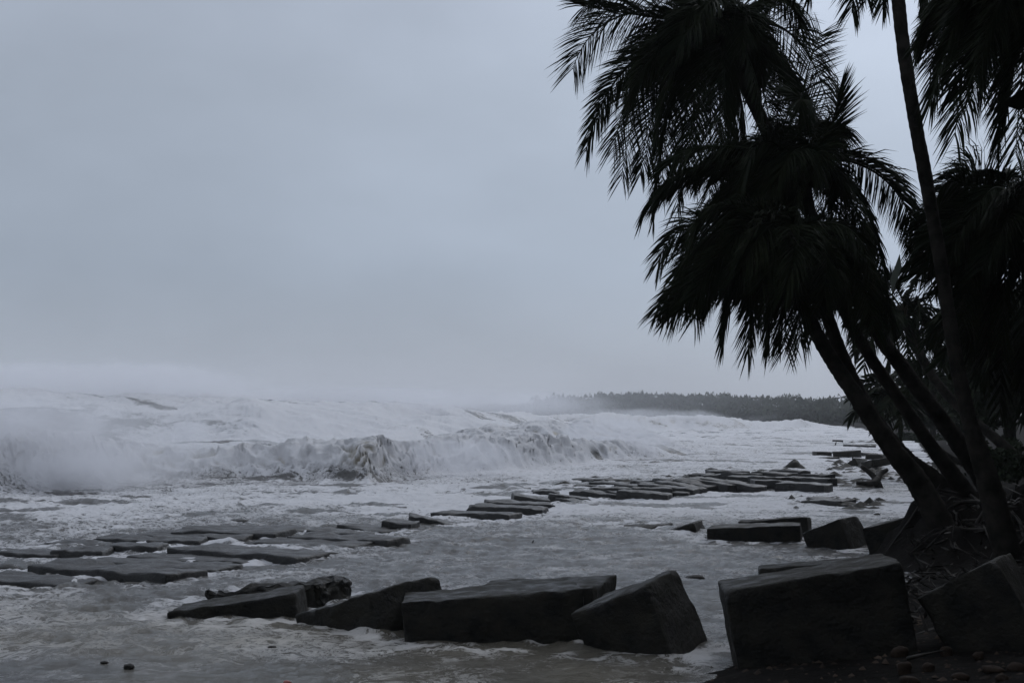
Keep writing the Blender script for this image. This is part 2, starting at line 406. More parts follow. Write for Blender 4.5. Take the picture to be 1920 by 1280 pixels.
SLG = [  # crowded far slabs nothing tells apart
 ((1073,898),(1182,898),.10,.10),((1156,918),(1253,926),.30,.20),((1112,914),(1187,915),.25,.22),((1187,913),(1262,916),.3,.25),
 ((1195,907),(1300,918),.35,.2),((1226,901),(1307,916),.4,.2),((1260,897),(1325,912),.42,.2),((1284,894),(1365,909),.46,.25),
 ((1312,895),(1417,912),.45,.2),((1073,908),(1135,910),.16,.14),((1104,903),(1167,905),.16,.14),((1317,889),(1390,889),.3,.3),
 ((1333,882),(1406,884),.35,.3),((1408,884),(1474,889),.36,.3),((1364,893),(1443,896),.3,.26),((1416,900),(1487,902),.3,.26),
 ((1150,908),(1210,910),.2,.2),((1205,903),(1240,905),.25,.2),((1420,893),(1500,894),.35,.3),((1130,920),(1165,922),.2,.2),
 ((1340,900),(1400,906),.2,.1),((1180,900),(1230,901),.15,.15),((1475,893),(1550,897),.3,.3),((1390,886),(1440,887),.4,.3),((1090,900),(1135,900),.12,.12),((1235,897),(1275,899),.25,.2),((1290,888),(1330,889),.25,.25),((1140,914),(1185,918),.2,.15),((1345,909),(1400,911),.15,.12),((1440,880),(1500,882),.3,.3),((1500,888),(1548,890),.3,.3),((1060,914),(1110,915),.14,.12),((1000,921),(1050,922),.12,.10),((1230,921),(1290,925),.15,.1),
]
# ------------------------------------------------------------------ the sea
def interp_wave(px, table):
    k = np.array([t[0] for t in table], float)
    return [np.interp(px, k, np.array([t[j] for t in table], float)) for j in range(1, len(table[0]))]
# (photo column, distance of the crest, crest height)
WAVES = [
 dict(tab=[(-900,44,1.6),(-200,46,1.7),(0,48.5,1.75),(150,52,1.7),(250,57,1.62),(360,57.5,1.7),(450,58,1.35),(560,57,1.3),(690,56.5,1.35),(760,60,1.3),(850,63,1.45),(950,67,1.5),(1050,74,1.3),(1130,81,1.2),(1200,86,.7),(1290,92,0)], f=2.0, b=5.5, lump=1.0, foam=0.42, hs=.84),
 dict(tab=[(600,96,0),(760,94,.5),(880,92,1.2),(980,92,1.7),(1060,95,1.6),(1110,98,1.75),(1170,100,1.4),(1240,100,.9),(1330,102,.3),(1400,105,0)], f=7.0, b=7.0, lump=0.55, foam=0.6),
 dict(tab=[(-900,112,2.6),(-100,110,2.7),(150,112,2.5),(300,114,2.7),(400,114,3.1),(470,115,3.4),(560,117,3.1),(680,120,2.6),(800,126,2.2),(950,135,1.9),(1050,140,0.9),(1150,150,0)], f=13.0, b=13.0, lump=0.10, foam=0.36),
 dict(tab=[(-900,140,5.2),(-100,142,5.3),(60,144,5.1),(200,148,4.8),(330,152,4.6),(450,158,4.5),(560,165,4.4),(700,175,4.0),(830,190,3.4),(960,210,2.6),(1100,240,1.2),(1200,260,0)], f=20.0, b=24.0, lump=0.14, foam=0.46),
 dict(tab=[(900,250,0),(1000,252,1.6),(1120,258,2.4),(1200,262,2.6),(1290,268,2.5),(1370,275,2.2),(1430,285,1.3),(1500,300,1.5),(1560,310,.6),(1620,320,0)], f=7.0, b=18.0, lump=0.3, foam=0.6),
 dict(tab=[(-900,75,.5),(0,78,.7),(200,80,.7),(420,82,.8),(600,80,.8),(800,80,.6),(950,84,.2),(1000,85,0)], f=9.0, b=8.0, lump=0.10, foam=0.3),
 dict(tab=[(-900,250,6.5),(0,255,6.8),(300,270,6.6),(600,300,6.0),(800,330,4.5),(1000,350,2.5),(1100,360,0)], f=30.0, b=50.0, lump=0.3, foam=0.5),
]
def sea_field(X, Y):
    a = X / np.maximum(Y, 3.0)
    px = 960 + F * a
    Z = np.zeros_like(X); foam = np.zeros_like(X); lump = np.zeros_like(X); face = np.zeros_like(X); hollow = np.zeros_like(X)
    wob = fbm2(X * 0.13, Y * 0.05, 3, 3)
    for k, w in enumerate(WAVES):
        D, H = interp_wave(px, w['tab'])
        s = D / 60.0
        H = H * w.get('hs', 1.0)
        D = D + wob * 1.6 * s ** 0.6 + noise2(X * 0.5 / s, Y * 0.0 + k, 90 + k) * 0.55 * s ** 0.5
        hm_ = (1.5, 1.0)[k] if k < 2 else 0.35
        H = H * (1 + 0.20 * hm_ * noise2(X * 0.35 / s, Y * 0.03, 40 + k) + 0.10 * hm_ * noise2(X * 1.1 / s, Y * 0.1, 60 + k))
        d = Y - D
        fr = np.exp(-np.abs(np.minimum(d, 0) / w['f']) ** 2.6)
        bk = np.exp(-(np.maximum(d, 0) / w['b']) ** 1.6)
        prof = fr * bk
        Z += H * prof
        hn = np.clip(H / 1.2, 0, 1)
        fm = sstep(-w['f'] * 1.5, -w['f'] * 0.8, d) * sstep(w['b'] * 1.2, w['b'] * 0.2, d) * hn
        lump = np.maximum(lump, fm * w['lump'] * s ** 0.55)
        foam = np.maximum(foam, w['foam'] * fm)
        face = np.maximum(face, sstep(-w['f'] * 1.3, -w['f'] * 0.5, d) * sstep(1.0, -0.5, d / w['f']) * hn * (1 if k < 3 else 0.4))
    return Z, foam, lump, face, px
rows = np.concatenate([np.geomspace(5.5, 13, 20)[:-1], np.linspace(13, 34, 250)[:-1], np.linspace(34, 50, 120)[:-1], np.linspace(50, 104, 400)[:-1], np.geomspace(104, 200, 190)[:-1],
                       np.geomspace(200, 400, 90)[:-1], np.geomspace(400, 5000, 30)])
pxc = np.concatenate([np.linspace(-5000, -200, 40)[:-1], np.linspace(-200, 1760, 800)[:-1], np.linspace(1760, 2400, 100)[:-1], np.linspace(2400, 7000, 30)])
AX, SY = np.meshgrid((pxc - 960) / F, rows)
SX = AX * SY
Zw, foam, lump, face, PXg = sea_field(SX, SY)
far = sstep(30, 70, SY)
sd = shore_dist(SX, SY)
calm = sstep(0, -14, sd)
# swell chop, growing seaward
amp = 0.060 + 0.09 * sstep(26, 50, SY) + 0.16 * sstep(55, 120, SY) + 0.35 * sstep(140, 400, SY)
right = sstep(1250, 1500, PXg)
amp = amp * (1 - 0.35 * right) * (0.35 + 0.65 * calm)
chop = fbm2(SX * 0.42, SY * 0.55, 4, 1) * 1.0 + (0.5 - np.abs(fbm2(SX * 0.9, SY * 0.9, 3, 8))) * 0.5
Z = Zw + chop * amp * 1.2
Z = Z + (0.3 - np.abs(fbm2(SX * 2.6 + 9, SY * 3.0, 3, 131))) * 0.095 * sstep(12, 16, SY) * (0.6 + 0.4 * calm) * sstep(60, 34, SY)
Z = Z + (0.35 - np.abs(fbm2(SX * 1.9, SY * 2.2, 3, 31))) * 0.09 * sstep(12, 20, SY) * (0.5 + 0.5 * calm) * sstep(160, 60, SY)
# tumbling masses of the breakers: billows in 3D (height used as third axis)
def billow(x, y, z, seed):
    return 0.62 * (1 - 2 * np.abs(noise3(x, y, z, seed))) + 0.38 * (1 - 2 * np.abs(noise3(x * 2.1 + 5, y * 2.1, z * 2.1, seed + 3)))
sel = lump > 0.02
bl = np.zeros_like(SX); bl2 = np.zeros_like(SX)
sc = np.clip(SY[sel] / 60.0, 1, 3) ** 0.35
bx, by, bz = SX[sel] / sc, SY[sel] / sc, Z[sel] / sc
wx = bx + 0.8 * noise2(bx * 0.7, by * 0.7, 71); wz = bz + 0.6 * noise2(bx * 0.8, by * 0.8, 72)
bl[sel] = billow(wx * 1.0 + wz * 0.25, by * 0.6, wz * 1.9, 11)
bl2[sel] = billow(wx * 2.2, by * 1.8, wz * 4.2, 21) + 0.6 * billow(wx * 4.8, by * 3.8, wz * 8.0, 22)
Z = Z + lump * (bl * 0.24 + bl2 * 0.08)
SYd = SY - lump * (bl * 0.32 + bl2 * 0.10)
SXd = SX + lump * noise2(SX * 1.4, SY * 1.4, 77) * 0.18
hollow = sstep(0.10, -0.45, bl + bl2 * 0.25)
# short broken seas riding on the swell
lam = 7.0 + 9.0 * sstep(60, 200, SY)
pp = SY / lam + 1.3 * fbm2(SX * 0.022, SY * 0.02, 3, 301) + 0.10 * noise2(SX * 0.35, SY * 0.1, 302)
ff = pp - np.floor(pp); fl = np.floor(pp)
mm = sstep(-0.15, 0.75, noise2(SX * 0.05 + fl * 5.3, fl * 3.1, 303) + 0.35 * noise2(SX * 0.17 + fl, fl * 1.7, 304))
seas = sstep(0, 0.16, ff) * (1 - sstep(0.16, 1.0, ff)) * mm
seam = sstep(62, 84, SY) * sstep(600, 260, SY) * (1 - 0.7 * right)
Zs = seas * (0.34 + 0.45 * sstep(90, 200, SY)) * seam
Z = Z + Zs
SYd = SYd - Zs * (0.5 + 0.5 * bl2)
# foam cover
base = 0.39 + 0.12 * sstep(26, 46, SY) + 0.10 * sstep(50, 75, SY)
patch = np.maximum(fbm2(SX * 0.10, SY * 0.07, 4, 55), -0.22)
base = base + patch * 0.46
base = base - 0.10 * sstep(17, 13.0, SY)
base = base * (1 - 0.20 * right * sstep(60, 30, SY)) 
foam = np.maximum(base, foam + 0.10 + patch * 0.2)
foam = foam - 0.85 * face * hollow * sstep(0.1, 0.5, lump)
foam = foam + 0.15 * sstep(0.2, 0.8, bl) * lump
foam = foam + (0.55 * mm * sstep(0.24, 0.10, ff) - 0.42 * mm * sstep(0.30, 0.45, ff) * sstep(0.95, 0.6, ff)) * seam
foam = foam - 0.55 * sstep(0.12, 0.45, fbm2(SX * 0.10, SY * 0.42, 4, 201)) * sstep(58, 80, SY) * (1 - face * 0.7)
foam = foam - 0.45 * sstep(0.15, 0.45, fbm2(SX * 0.55 + 3, SY * 0.8, 4, 202)) * sstep(60, 50, SY) * sstep(16, 24, SY)
turb = sstep(0.25, 0.8, lump) * sstep(0.15, 0.6, face)
cover = sstep(-0.52, 0.46, -0.10 + 0.75 * bl + 0.48 * bl2 + 0.7 * fbm2(SX * 0.35, SY * 0.2, 2, 99) + 0.55 * sstep(690, 780, PXg) + 0.4 * sstep(260, 200, PXg)) * 0.95  # foam thins to brown in hollows, with occlusion shade put into the colour
silt = 0.16 + 0.60 * sstep(24, 14, SY) * (0.45 + fbm2(SX * 0.3, SY * 0.3, 3, 66)) + 0.85 * face * hollow * sstep(0.1, 0.5, lump)
# churn round blocks and slabs
cen = []
for b in BLOCKS:
    p0, u, lu, v, lv, w = block_frame(b[1], b[2], b[3])
    c = p0 + u * lu * .5 + v * lv * .5
    cen.append((c.x, c.y, max(lu, lv) * .62))
for s in SL:
    a = PZ(*s[0], s[2]); b = PZ(*s[1], s[3]); c = (a + b) * .5
    cen.append((c.x, c.y + s[4] * .5, (a - b).length * .5))
SXf, SYf = SX, SY
for (x, y, r) in cen:
    if y > 60: continue
    i0, i1 = np.searchsorted(rows, [y - r - 1.6, y + r + 1.6])
    sub = np.s_[i0:i1, :]
    dd = np.hypot(SX[sub] - x, SY[sub] - y) - r
    ring = np.exp(-(dd / 0.38) ** 2)
    foam[sub] += ring * (0.10 + 0.30 * noise2(SX[sub] * 3.6, SY[sub] * 3.6, 33))
    Z[sub] += ring * 0.03 * (0.0 + noise2(SX[sub] * 2.5, SY[sub] * 2.5, 34)) 
# lens of water thins out over the land
Z = Z - 0.08 * sstep(-0.2, 1.0, sd) - 3.0 * sstep(2, 12, sd) * sstep(6, 40, SY)
foam = foam + 0.12 * np.exp(-((sd + 0.5) / 0.5) ** 2) * sstep(0.0, 0.5, noise2(SX * 0.8, SY * 0.8, 81) + 0.3)
silt = silt + 0.95 * turb * (1 - cover)
foam = np.clip(foam, 0, 1.1); silt = np.clip(silt, 0, 1)
sea = mesh_np('sea', np.stack([SXd.ravel(), SYd.ravel(), Z.ravel()], 1), grid_faces(len(rows), len(pxc)), M['sea'], smooth=True, origin=np.zeros(3))
add_attr(sea, 'foam', foam); add_attr(sea, 'turb', turb); add_attr(sea, 'cover', cover); add_attr(sea, 'silt', silt)
tag(sea, 'storm sea with foaming breakers and brown silty wash', kind='structure')

# ------------------------------------------------------------------ concrete blocks and slabs
def rough_box(name, p0, u, lu, v, lv, w, h, rough, mat, n=(14, 8, 8), seed=0, taper=0.0, bev=0.035):
    """box from corner p0 with rounded worn edges and knocked surfaces"""
    nx, ny, nz = n
    verts = {}; V = []; Fq = []
    def vid(i, j, k):
        key = (i, j, k)
        if key not in verts:
            verts[key] = len(V); V.append((i / nx, j / ny, k / nz))
        return verts[key]
    for i in range(nx):
        for j in range(ny):
            Fq.append((vid(i, j, 0), vid(i + 1, j, 0), vid(i + 1, j + 1, 0), vid(i, j + 1, 0)))
            Fq.append((vid(i, j, nz), vid(i, j + 1, nz), vid(i + 1, j + 1, nz), vid(i + 1, j, nz)))
    for i in range(nx):
        for k in range(nz):
            Fq.append((vid(i, 0, k), vid(i, 0, k + 1), vid(i + 1, 0, k + 1), vid(i + 1, 0, k)))
            Fq.append((vid(i, ny, k), vid(i + 1, ny, k), vid(i + 1, ny, k + 1), vid(i, ny, k + 1)))
    for j in range(ny):
        for k in range(nz):
            Fq.append((vid(0, j, k), vid(0, j + 1, k), vid(0, j + 1, k + 1), vid(0, j, k + 1)))
            Fq.append((vid(nx, j, k), vid(nx, j, k + 1), vid(nx, j + 1, k + 1), vid(nx, j + 1, k)))
    V = np.array(V)
    L = np.array([lu, lv, h])
    # push the sample lines towards the edges so that edges are narrow
    V = np.clip(0.5 + (V - 0.5) * 1.0, 0, 1)
    for ax in range(3):
        t = V[:, ax]; e = min(bev / L[ax], 0.2)
        m = n[ax]
        V[:, ax] = np.where((t > 0.5 / m) & (t < 1.5 / m), e, np.where((t < 1 - 0.5 / m) & (t > 1 - 1.5 / m), 1 - e, t))
    Q = V * L
    # round the edges
    b = bev * (1 + 0.8 * noise3(Q[:, 0] * 3 + seed, Q[:, 1] * 3, Q[:, 2] * 3, 5) + 4.5 * np.maximum(0, noise3(Q[:, 0] * 5 + seed * 3, Q[:, 1] * 5, Q[:, 2] * 5, 15) - 0.25))
    inner = np.clip(Q, b[:, None], L - b[:, None]); dv = Q - inner
    dn = np.linalg.norm(dv, axis=1)
    edge = (np.abs(dv) > 1e-6).sum(1) >= 2
    dv[edge] *= (b[edge] / np.maximum(dn[edge], 1e-6))[:, None]
    Q = inner + dv
    # surface relief and chipped edges
    q = Q * 1.0 + seed * 7.31
    for ax in range(3):
        r = noise3(q[:, 0] * 2.0 + ax * 9, q[:, 1] * 2.0, q[:, 2] * 2.0, 3) * 0.6 + noise3(q[:, 0] * 6 + ax * 9, q[:, 1] * 6, q[:, 2] * 6, 4) * 0.3 + noise3(q[:, 0] * 14 + ax * 9, q[:, 1] * 14, q[:, 2] * 14, 6) * 0.16
        Q[:, ax] += r * rough
    if taper: Q[:, 1] = Q[:, 1] * (1 - taper * Q[:, 0] / lu)
    U = np.array([u, v, w])
    W = np.array(p0) + Q @ U
    o = mesh_np(name, W, np.array(Fq), mat, smooth=False)
    # origin at the thing's base
    return o
for i, (nm, c0, c1, c2, h, rough, lab) in enumerate(BLOCKS):
    p0, u, lu, v, lv, w = block_frame(c0, c1, c2)
    big = p0.y < 22
    lv2 = max(lv, 0.85)
    det = (52, 30, 30) if big else ((20, 12, 12) if p0.y < 35 else (10, 6, 6))
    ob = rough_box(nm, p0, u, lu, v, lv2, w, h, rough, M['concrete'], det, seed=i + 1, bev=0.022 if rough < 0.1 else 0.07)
    tag(ob, lab, 'concrete block', 'tumbled concrete blocks of the broken sea wall')
def slab(c0, c1, zl, zr, width, lab, seed, th=0.34, grp='broken concrete slabs awash in the surf', rough=0.055):
    a, b = PZ(c0[0], c0[1], zl), PZ(c1[0], c1[1], zr)
    u = b - a; lu = u.length; u /= lu
    v = Vector((-u.y, u.x, 0)).normalized()
    if v.y < 0: v = -v
    v = (v + Vector((0, 0, random.uniform(-0.02, 0.05)))); v = (v - u * v.dot(u)).normalized()
    w = u.cross(v)
    if w.z > 0: w = -w
    n = (26, 10, 5) if a.y < 45 else (14, 5, 3)
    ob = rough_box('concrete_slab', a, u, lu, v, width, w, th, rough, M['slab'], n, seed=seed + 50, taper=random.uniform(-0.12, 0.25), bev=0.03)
    tag(ob, lab, 'concrete slab', grp)
    return ob
for i, s in enumerate(SL):
    s = (s[0], s[1], s[2] * .8, s[3] * .8, s[4] * 0.82, s[5])
    slab(*s, i, th=0.34 if s[0][1] > 920 else 0.5)
for i, s in enumerate(SLG):
    slab(s[0], s[1], s[2], s[3], random.uniform(.55, .9), 'dark slab among the crowded far slabs of the broken causeway', i + 60, th=0.5,
         grp='crowded far slabs of the broken causeway', rough=0.06)

# ------------------------------------------------------------------ curves, trunks
def catmull(pts, n):
    pts = [np.array(p, float) for p in pts]
    pts = [2 * pts[0] - pts[1]] + pts + [2 * pts[-1] - pts[-2]]
    out = []
    segs = len(pts) - 3
    for s in np.linspace(0, segs - 1e-6, n):
        i = int(s); t = s - i
        p0, p1, p2, p3 = pts[i:i + 4]
        out.append(0.5 * ((2 * p1) + (-p0 + p2) * t + (2 * p0 - 5 * p1 + 4 * p2 - p3) * t * t + (-p0 + 3 * p1 - 3 * p2 + p3) * t ** 3))
    return np.array(out)
def tube_np(path, rad, sides=12, cap=True, seed=0, rough=0.0):
    n = len(path)
    T = np.gradient(path, axis=0); T /= np.linalg.norm(T, axis=1)[:, None]
    ref = np.array([0.0, 0.3, 1.0]) if abs(T[0][2]) < 0.8 else np.array([0.0, 1.0, 0.1])
    A = np.cross(T, ref); A /= np.linalg.norm(A, axis=1)[:, None]
    B = np.cross(T, A)
    th = np.linspace(0, 2 * np.pi, sides, endpoint=False)
    r = np.asarray(rad)[:, None] * np.ones(sides)[None, :]
    if rough:
        g1, g2 = np.meshgrid(np.arange(n), th, indexing='ij')
        r = r * (1 + rough * noise3(np.cos(g2) * 1.7, np.sin(g2) * 1.7, g1 * 0.35 + seed, 9))
    V = path[:, None, :] + r[:, :, None] * (np.cos(th)[None, :, None] * A[:, None, :] + np.sin(th)[None, :, None] * B[:, None, :])
    V = V.reshape(-1, 3)
    i = np.arange(n - 1)[:, None] * sides; j = np.arange(sides)[None, :]; j2 = (j + 1) % sides
    Fq = np.stack([(i + j).ravel(), (i + j2).ravel(), (i + sides + j2).ravel(), (i + sides + j).ravel()], 1)
    faces = [Fq]
    if cap:
        V = np.vstack([V, path[:1], path[-1:]])
        a, b = n * sides, n * sides + 1
        jj = np.arange(sides)
        faces.append(np.concatenate([np.stack([np.full(sides, a), (jj + 1) % sides, jj], 1), np.stack([np.full(sides, b), (n - 1) * sides + jj, (n - 1) * sides + (jj + 1) % sides], 1)]))
    return V, faces
class Build:
    def __init__(s): s.V = []; s.F = {3: [], 4: []}; s.n = 0
    def add(s, V, faces):
        if isinstance(faces, np.ndarray): faces = [faces]
        for f in faces: s.F[f.shape[1]].append(f + s.n)
        s.V.append(V); s.n += len(V)
    def obj(s, name, mat, parent=None, **kw):
        fs = [np.concatenate(s.F[k]) for k in (3, 4) if s.F[k]]
        return mesh_np(name, np.vstack(s.V), fs, mat, parent, **kw)

# ------------------------------------------------------------------ palm fronds
WIND = np.array([-1.0, 0.1, 0.0])
def frond_np(p0, p1, p2, rng, npairs=64, Lmax=0.95, w=0.05, hang=0.9, wind=0.35, rac=0.035, dens_seg=3, stiff=0.0):
    t = np.linspace(0, 1, 22)[:, None]
    curve = (1 - t) ** 2 * p0 + 2 * (1 - t) * t * p1 + t ** 2 * p2
    B = Build()
    V, fs = tube_np(curve, rac * (1 - 0.85 * np.linspace(0, 1, 22)), 5, cap=False)
    B.add(V, fs)
    tt = np.linspace(0.10, 0.995, npairs)
    tt = np.repeat(tt, 2) + rng.normal(0, 0.004, npairs * 2); tt = np.clip(tt, 0.05, 1.0)
    n = len(tt); side = np.tile([1.0, -1.0], npairs)
    T_ = tt[:, None]
    base = (1 - T_) ** 2 * p0 + 2 * (1 - T_) * T_ * p1 + T_ ** 2 * p2
    tan = 2 * (1 - T_) * (p1 - p0) + 2 * T_ * (p2 - p1); tan /= np.linalg.norm(tan, axis=1)[:, None] + 1e-9
    chord = p2 - p0
    sref = np.cross(chord, np.array([0.0, 0.0, 1.0]))
    if np.linalg.norm(sref) < 0.25 * np.linalg.norm(chord): sref = np.cross(chord, np.array([0.2, -1.0, 0.1]))
    tw = rng.uniform(-1.35, 1.35) if stiff == 0 else 0.2
    sref = sref / np.linalg.norm(sref)
    S = sref[None, :] - tan * (tan @ sref)[:, None]; S /= np.linalg.norm(S, axis=1)[:, None]
    U = np.cross(S, tan)
    S2 = S * math.cos(tw) + U * math.sin(tw)
    L = Lmax * (0.30 + 0.70 * np.sin(np.pi * np.clip(tt * 0.64 + 0.22, 0, 1)) ** 0.8) * rng.uniform(0.82, 1.1, n)
    L = L * np.where(rng.random(n) < 0.05, 0.45, 1.0)
    fwd = 0.50 + 0.45 * tt ** 2
    d0 = S2 * side[:, None] * (1.0 - 0.35 * tt[:, None]) + tan * fwd[:, None] + rng.normal(0, 0.10, (n, 3))
    d0 /= np.linalg.norm(d0, axis=1)[:, None]
    g = np.array([0, 0, -1.0]) * hang + WIND * wind
    gust = 1 + 0.25 * np.sin(tt * 9 + rng.uniform(0, 6))
    pts = [base]; cur = base; d = d0.copy(); segs = dens_seg
    for k in range(segs):
        d = d + g[None, :] * (0.55 * gust * rng.uniform(0.8, 1.2, n))[:, None] * (1 - stiff)
        dd = d / np.linalg.norm(d, axis=1)[:, None]
        cur = cur + dd * (L / segs)[:, None]
        pts.append(cur)
    Pn = np.stack(pts, 1)                      # n, segs+1, 3
    W = np.cross(pts[-1] - pts[0], tan + rng.normal(0, 0.35, (n, 3))); W /= np.linalg.norm(W, axis=1)[:, None] + 1e-9
    W2 = np.cross(W, (pts[-1] - pts[0])); W2 /= np.linalg.norm(W2, axis=1)[:, None] + 1e-9
    ang = rng.uniform(-0.9, 0.9, n)[:, None]
    W = W * np.cos(ang) + W2 * np.sin(ang)
    prof = np.array([0.55, 1.0, 0.8, 0.05]) if segs == 3 else np.array([0.8, 1.0, 0.05])
    off = W[:, None, :] * (prof * w * 0.5)[None, :, None]
    V = np.stack([Pn - off, Pn + off], 2).reshape(-1, 3)      # n*(segs+1)*2
    b = np.arange(n)[:, None] * (segs + 1) * 2 + np.arange(segs)[None, :] * 2
    b = b.ravel()
    B.add(V, np.stack([b, b + 1, b + 3, b + 2], 1))
    return B

def palm(label, base_pts, radii, crown, fronds, D, fill=14, seed=0, Lmax=0.95, R=3.2, npairs=112, w=0.025, group='wind blown coconut palms on the shore', spear=True, segs=3, trunk_rings=True, fill_dir=None, wind=0.16, nuts=5, hang=0.5):
    """base_pts: trunk path px,py,dist from foot to crown; crown: (px,py) of the bud; fronds: (ctrl px,py, tip px,py, depth shift of tip)"""
    rng = np.random.default_rng(seed + 100)
    pts = [np.array(P(*q)) for q in base_pts]
    root = empty('palm_tree', pts[0])
    tag(root, label, 'palm tree', group)
    n = 150 if trunk_rings else 30
    path = catmull(pts, n)
    s = np.linspace(0, 1, n)
    r = np.interp(s, np.linspace(0, 1, len(radii)), radii)
    if trunk_rings:
        ln = np.linalg.norm(np.diff(path, axis=0), axis=1).sum()
        ph = (s * ln / 0.13 + 0.4 * np.sin(s * 23)) % 1.0
        r = r * (1 + 0.085 * (1 - ph))
    V, fs = tube_np(path, r, 16 if trunk_rings else 8, True, seed, 0.07)
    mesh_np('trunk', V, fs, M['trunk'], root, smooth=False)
    c = np.array(P(*crown, D))
    def put(p1, p2, **kw):
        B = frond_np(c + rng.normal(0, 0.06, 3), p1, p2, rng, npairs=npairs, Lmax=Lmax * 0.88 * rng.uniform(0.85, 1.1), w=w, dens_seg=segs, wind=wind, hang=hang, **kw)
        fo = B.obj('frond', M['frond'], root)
    for f in fronds:
        dz = f[4] if len(f) > 4 else rng.uniform(-1.2, 1.2)
        kx, ky = (f[0], f[1]) if len(f) > 5 else (crown[0] + 0.82 * (f[2] - crown[0]), min(f[1], crown[1] + 0.12 * (f[3] - crown[1])))
        p1 = np.array(P(kx, ky, D + dz * 0.5)); p2 = np.array(P(f[2], f[3], D + dz))
        put(p1, p2, stiff=(0.75 if len(f) > 5 else 0.0))
    for k in range(fill):
        if fill_dir is None: az = rng.uniform(0, 2 * np.pi)
        else: az = rng.normal(fill_dir[0], fill_dir[1])
        el = rng.uniform(-0.25, 0.9) if fill_dir is None else rng.uniform(-0.5, 0.6)
        d = np.array([math.cos(az) * math.cos(el), math.sin(az) * math.cos(el), math.sin(el)])
        d = d + WIND * 0.25; d /= np.linalg.norm(d)
        ll = R * rng.uniform(0.75, 1.05)
        p1 = c + d * ll * 0.55 
        hz = np.array([d[0], d[1], 0]); hz = hz + WIND * 0.3
        p2 = c + hz * ll * 0.75 + np.array([0, 0, (el - 1.0) * ll * 0.55])
        put(p1, p2)
    # bundle of old leaf bases and husk at the top of the trunk
    B = Build()
    for k in range(7):
        a = k * 0.9 + rng.uniform(0, .4); q = c + np.array([math.cos(a), math.sin(a), 0]) * r[-1] * 1.6 + np.array([0, 0, 0.1])
        V, fs = tube_np(catmull([path[-3], (path[-1] + q) / 2, q + np.array([0, 0, .12])], 6), np.linspace(r[-1] * .8, 0.03, 6), 6); B.add(V, fs)
    B.obj('leaf_base', M['rachis'], root)
    for k in range(nuts):
        a = rng.uniform(0, 6.28); q = c + np.array([math.cos(a) * 0.28, math.sin(a) * 0.28, -0.25 - rng.uniform(0, .2)])
        th = np.linspace(-1, 1, 7); path2 = q + np.outer(th * 0.13, [0, 0, 1.0])
        V, fs = tube_np(path2, 0.10 * np.sqrt(np.clip(1 - th ** 2, 0.02, 1)), 8)
        mesh_np('coconut', V, fs, M['trunk'], root, smooth=True)
    return root

# 1 front leaning palm
palm('front leaning palm, its bare trunk the leftmost and its crown the lowest drooping one',
     [(1790,1040,24.0),(1728,915,24.0),(1668,835,24.0),(1600,735,24.0),(1545,650,24.0),(1500,560,24.0),(1468,460,24.0)], [.25,.19,.155,.132,.12,.11,.10],
     (1466,448), [(1330,365,1234,492),(1345,395,1275,525),(1360,425,1302,600),(1400,440,1356,640),(1430,450,1402,660),(1455,470,1440,640),(1480,440,1472,655),
                  (1520,425,1530,620),(1560,400,1600,620),(1570,375,1660,590),(1395,340,1300,440),(1545,370,1632,500),(1380,470,1330,560),(1500,500,1500,640),(1575,430,1625,600),(1600,400,1672,620,.7),(1590,450,1640,620,-.4)],
     24.0, fill=30, seed=1, R=2.1)
# 2 second leaning palm
palm('second leaning palm, thin trunk right of the front one, one long frond arching right',
     [(1885,1030,25.2),(1800,908,25.2),(1742,830,25.2),(1680,740,25.2),(1620,650,25.2),(1572,560,25.2),(1528,440,25.0),(1505,320,25.0)], [.20,.15,.115,.105,.10,.10,.10,.10],
     (1503,300), [(1640,280,1722,455,0.2),(1640,270,1712,430,0.6),(1350,275,1206,400,0.0),(1390,300,1235,372,1.0),(1400,250,1262,300,-0.6),(1580,330,1655,510,0.8),(1470,370,1402,560,-1),(1510,370,1492,560,-1.3),
                  (1430,330,1335,480,-1),(1555,350,1600,560,0.9),(1494,160,1540,60,0.2,1),(1566,270,1572,170,0.4,1),(1560,180,1560,255,0.6),(1530,140,1500,200,-.5),(1450,210,1400,330,-1.4),(1440,240,1310,330,.8),
                  (1600,380,1640,540,-.4)],
     25.0, fill=22, seed=2, R=1.55)
# 3 third leaning palm, highest crown
palm('third leaning palm, its crown highest of the left clump, cut by the top edge',
     [(1915,1020,26.2),(1840,890,26.2),(1775,800,26.2),(1700,700,26.2),(1630,600,26.2),(1540,440,26.2),(1440,250,26.0),(1365,80,26.0)], [.23,.19,.15,.135,.13,.125,.12,.11],
     (1350,50), [(1190,-30,1074,130,.3),(1215,20,1095,12,.5),(1190,70,1098,285,-.4),(1235,110,1165,335,.2),(1225,80,1118,230,.8),(1280,130,1225,410,.6),(1300,150,1290,330,-.8),(1365,140,1380,340,-.5),
                 (1430,70,1482,165,.2),(1440,110,1500,260,.6),(1250,-60,1120,-25,0),(1400,-60,1500,50,.4),(1470,0,1560,240,.9),(1330,170,1330,380,.5),(1260,160,1200,330,1.2),(1260,60,1180,190,-.9),(1400,120,1440,300,-.9),
                 (1180,100,1150,280,.9),(1250,150,1210,300,1.0),(1270,160,1240,350,.9),(1290,170,1270,400,.9),(1320,150,1300,340,.7),(1340,160,1350,360,.8),(1380,160,1400,330,.9),(1420,130,1450,290,.8),(1390,150,1360,300,-1.2),(1260,140,1230,260,-.9),(1440,60,1500,180,1.1),(1460,80,1530,250,.8),(1300,-90,1230,-120,.5)],
     26.0, fill=20, seed=3, R=1.9)
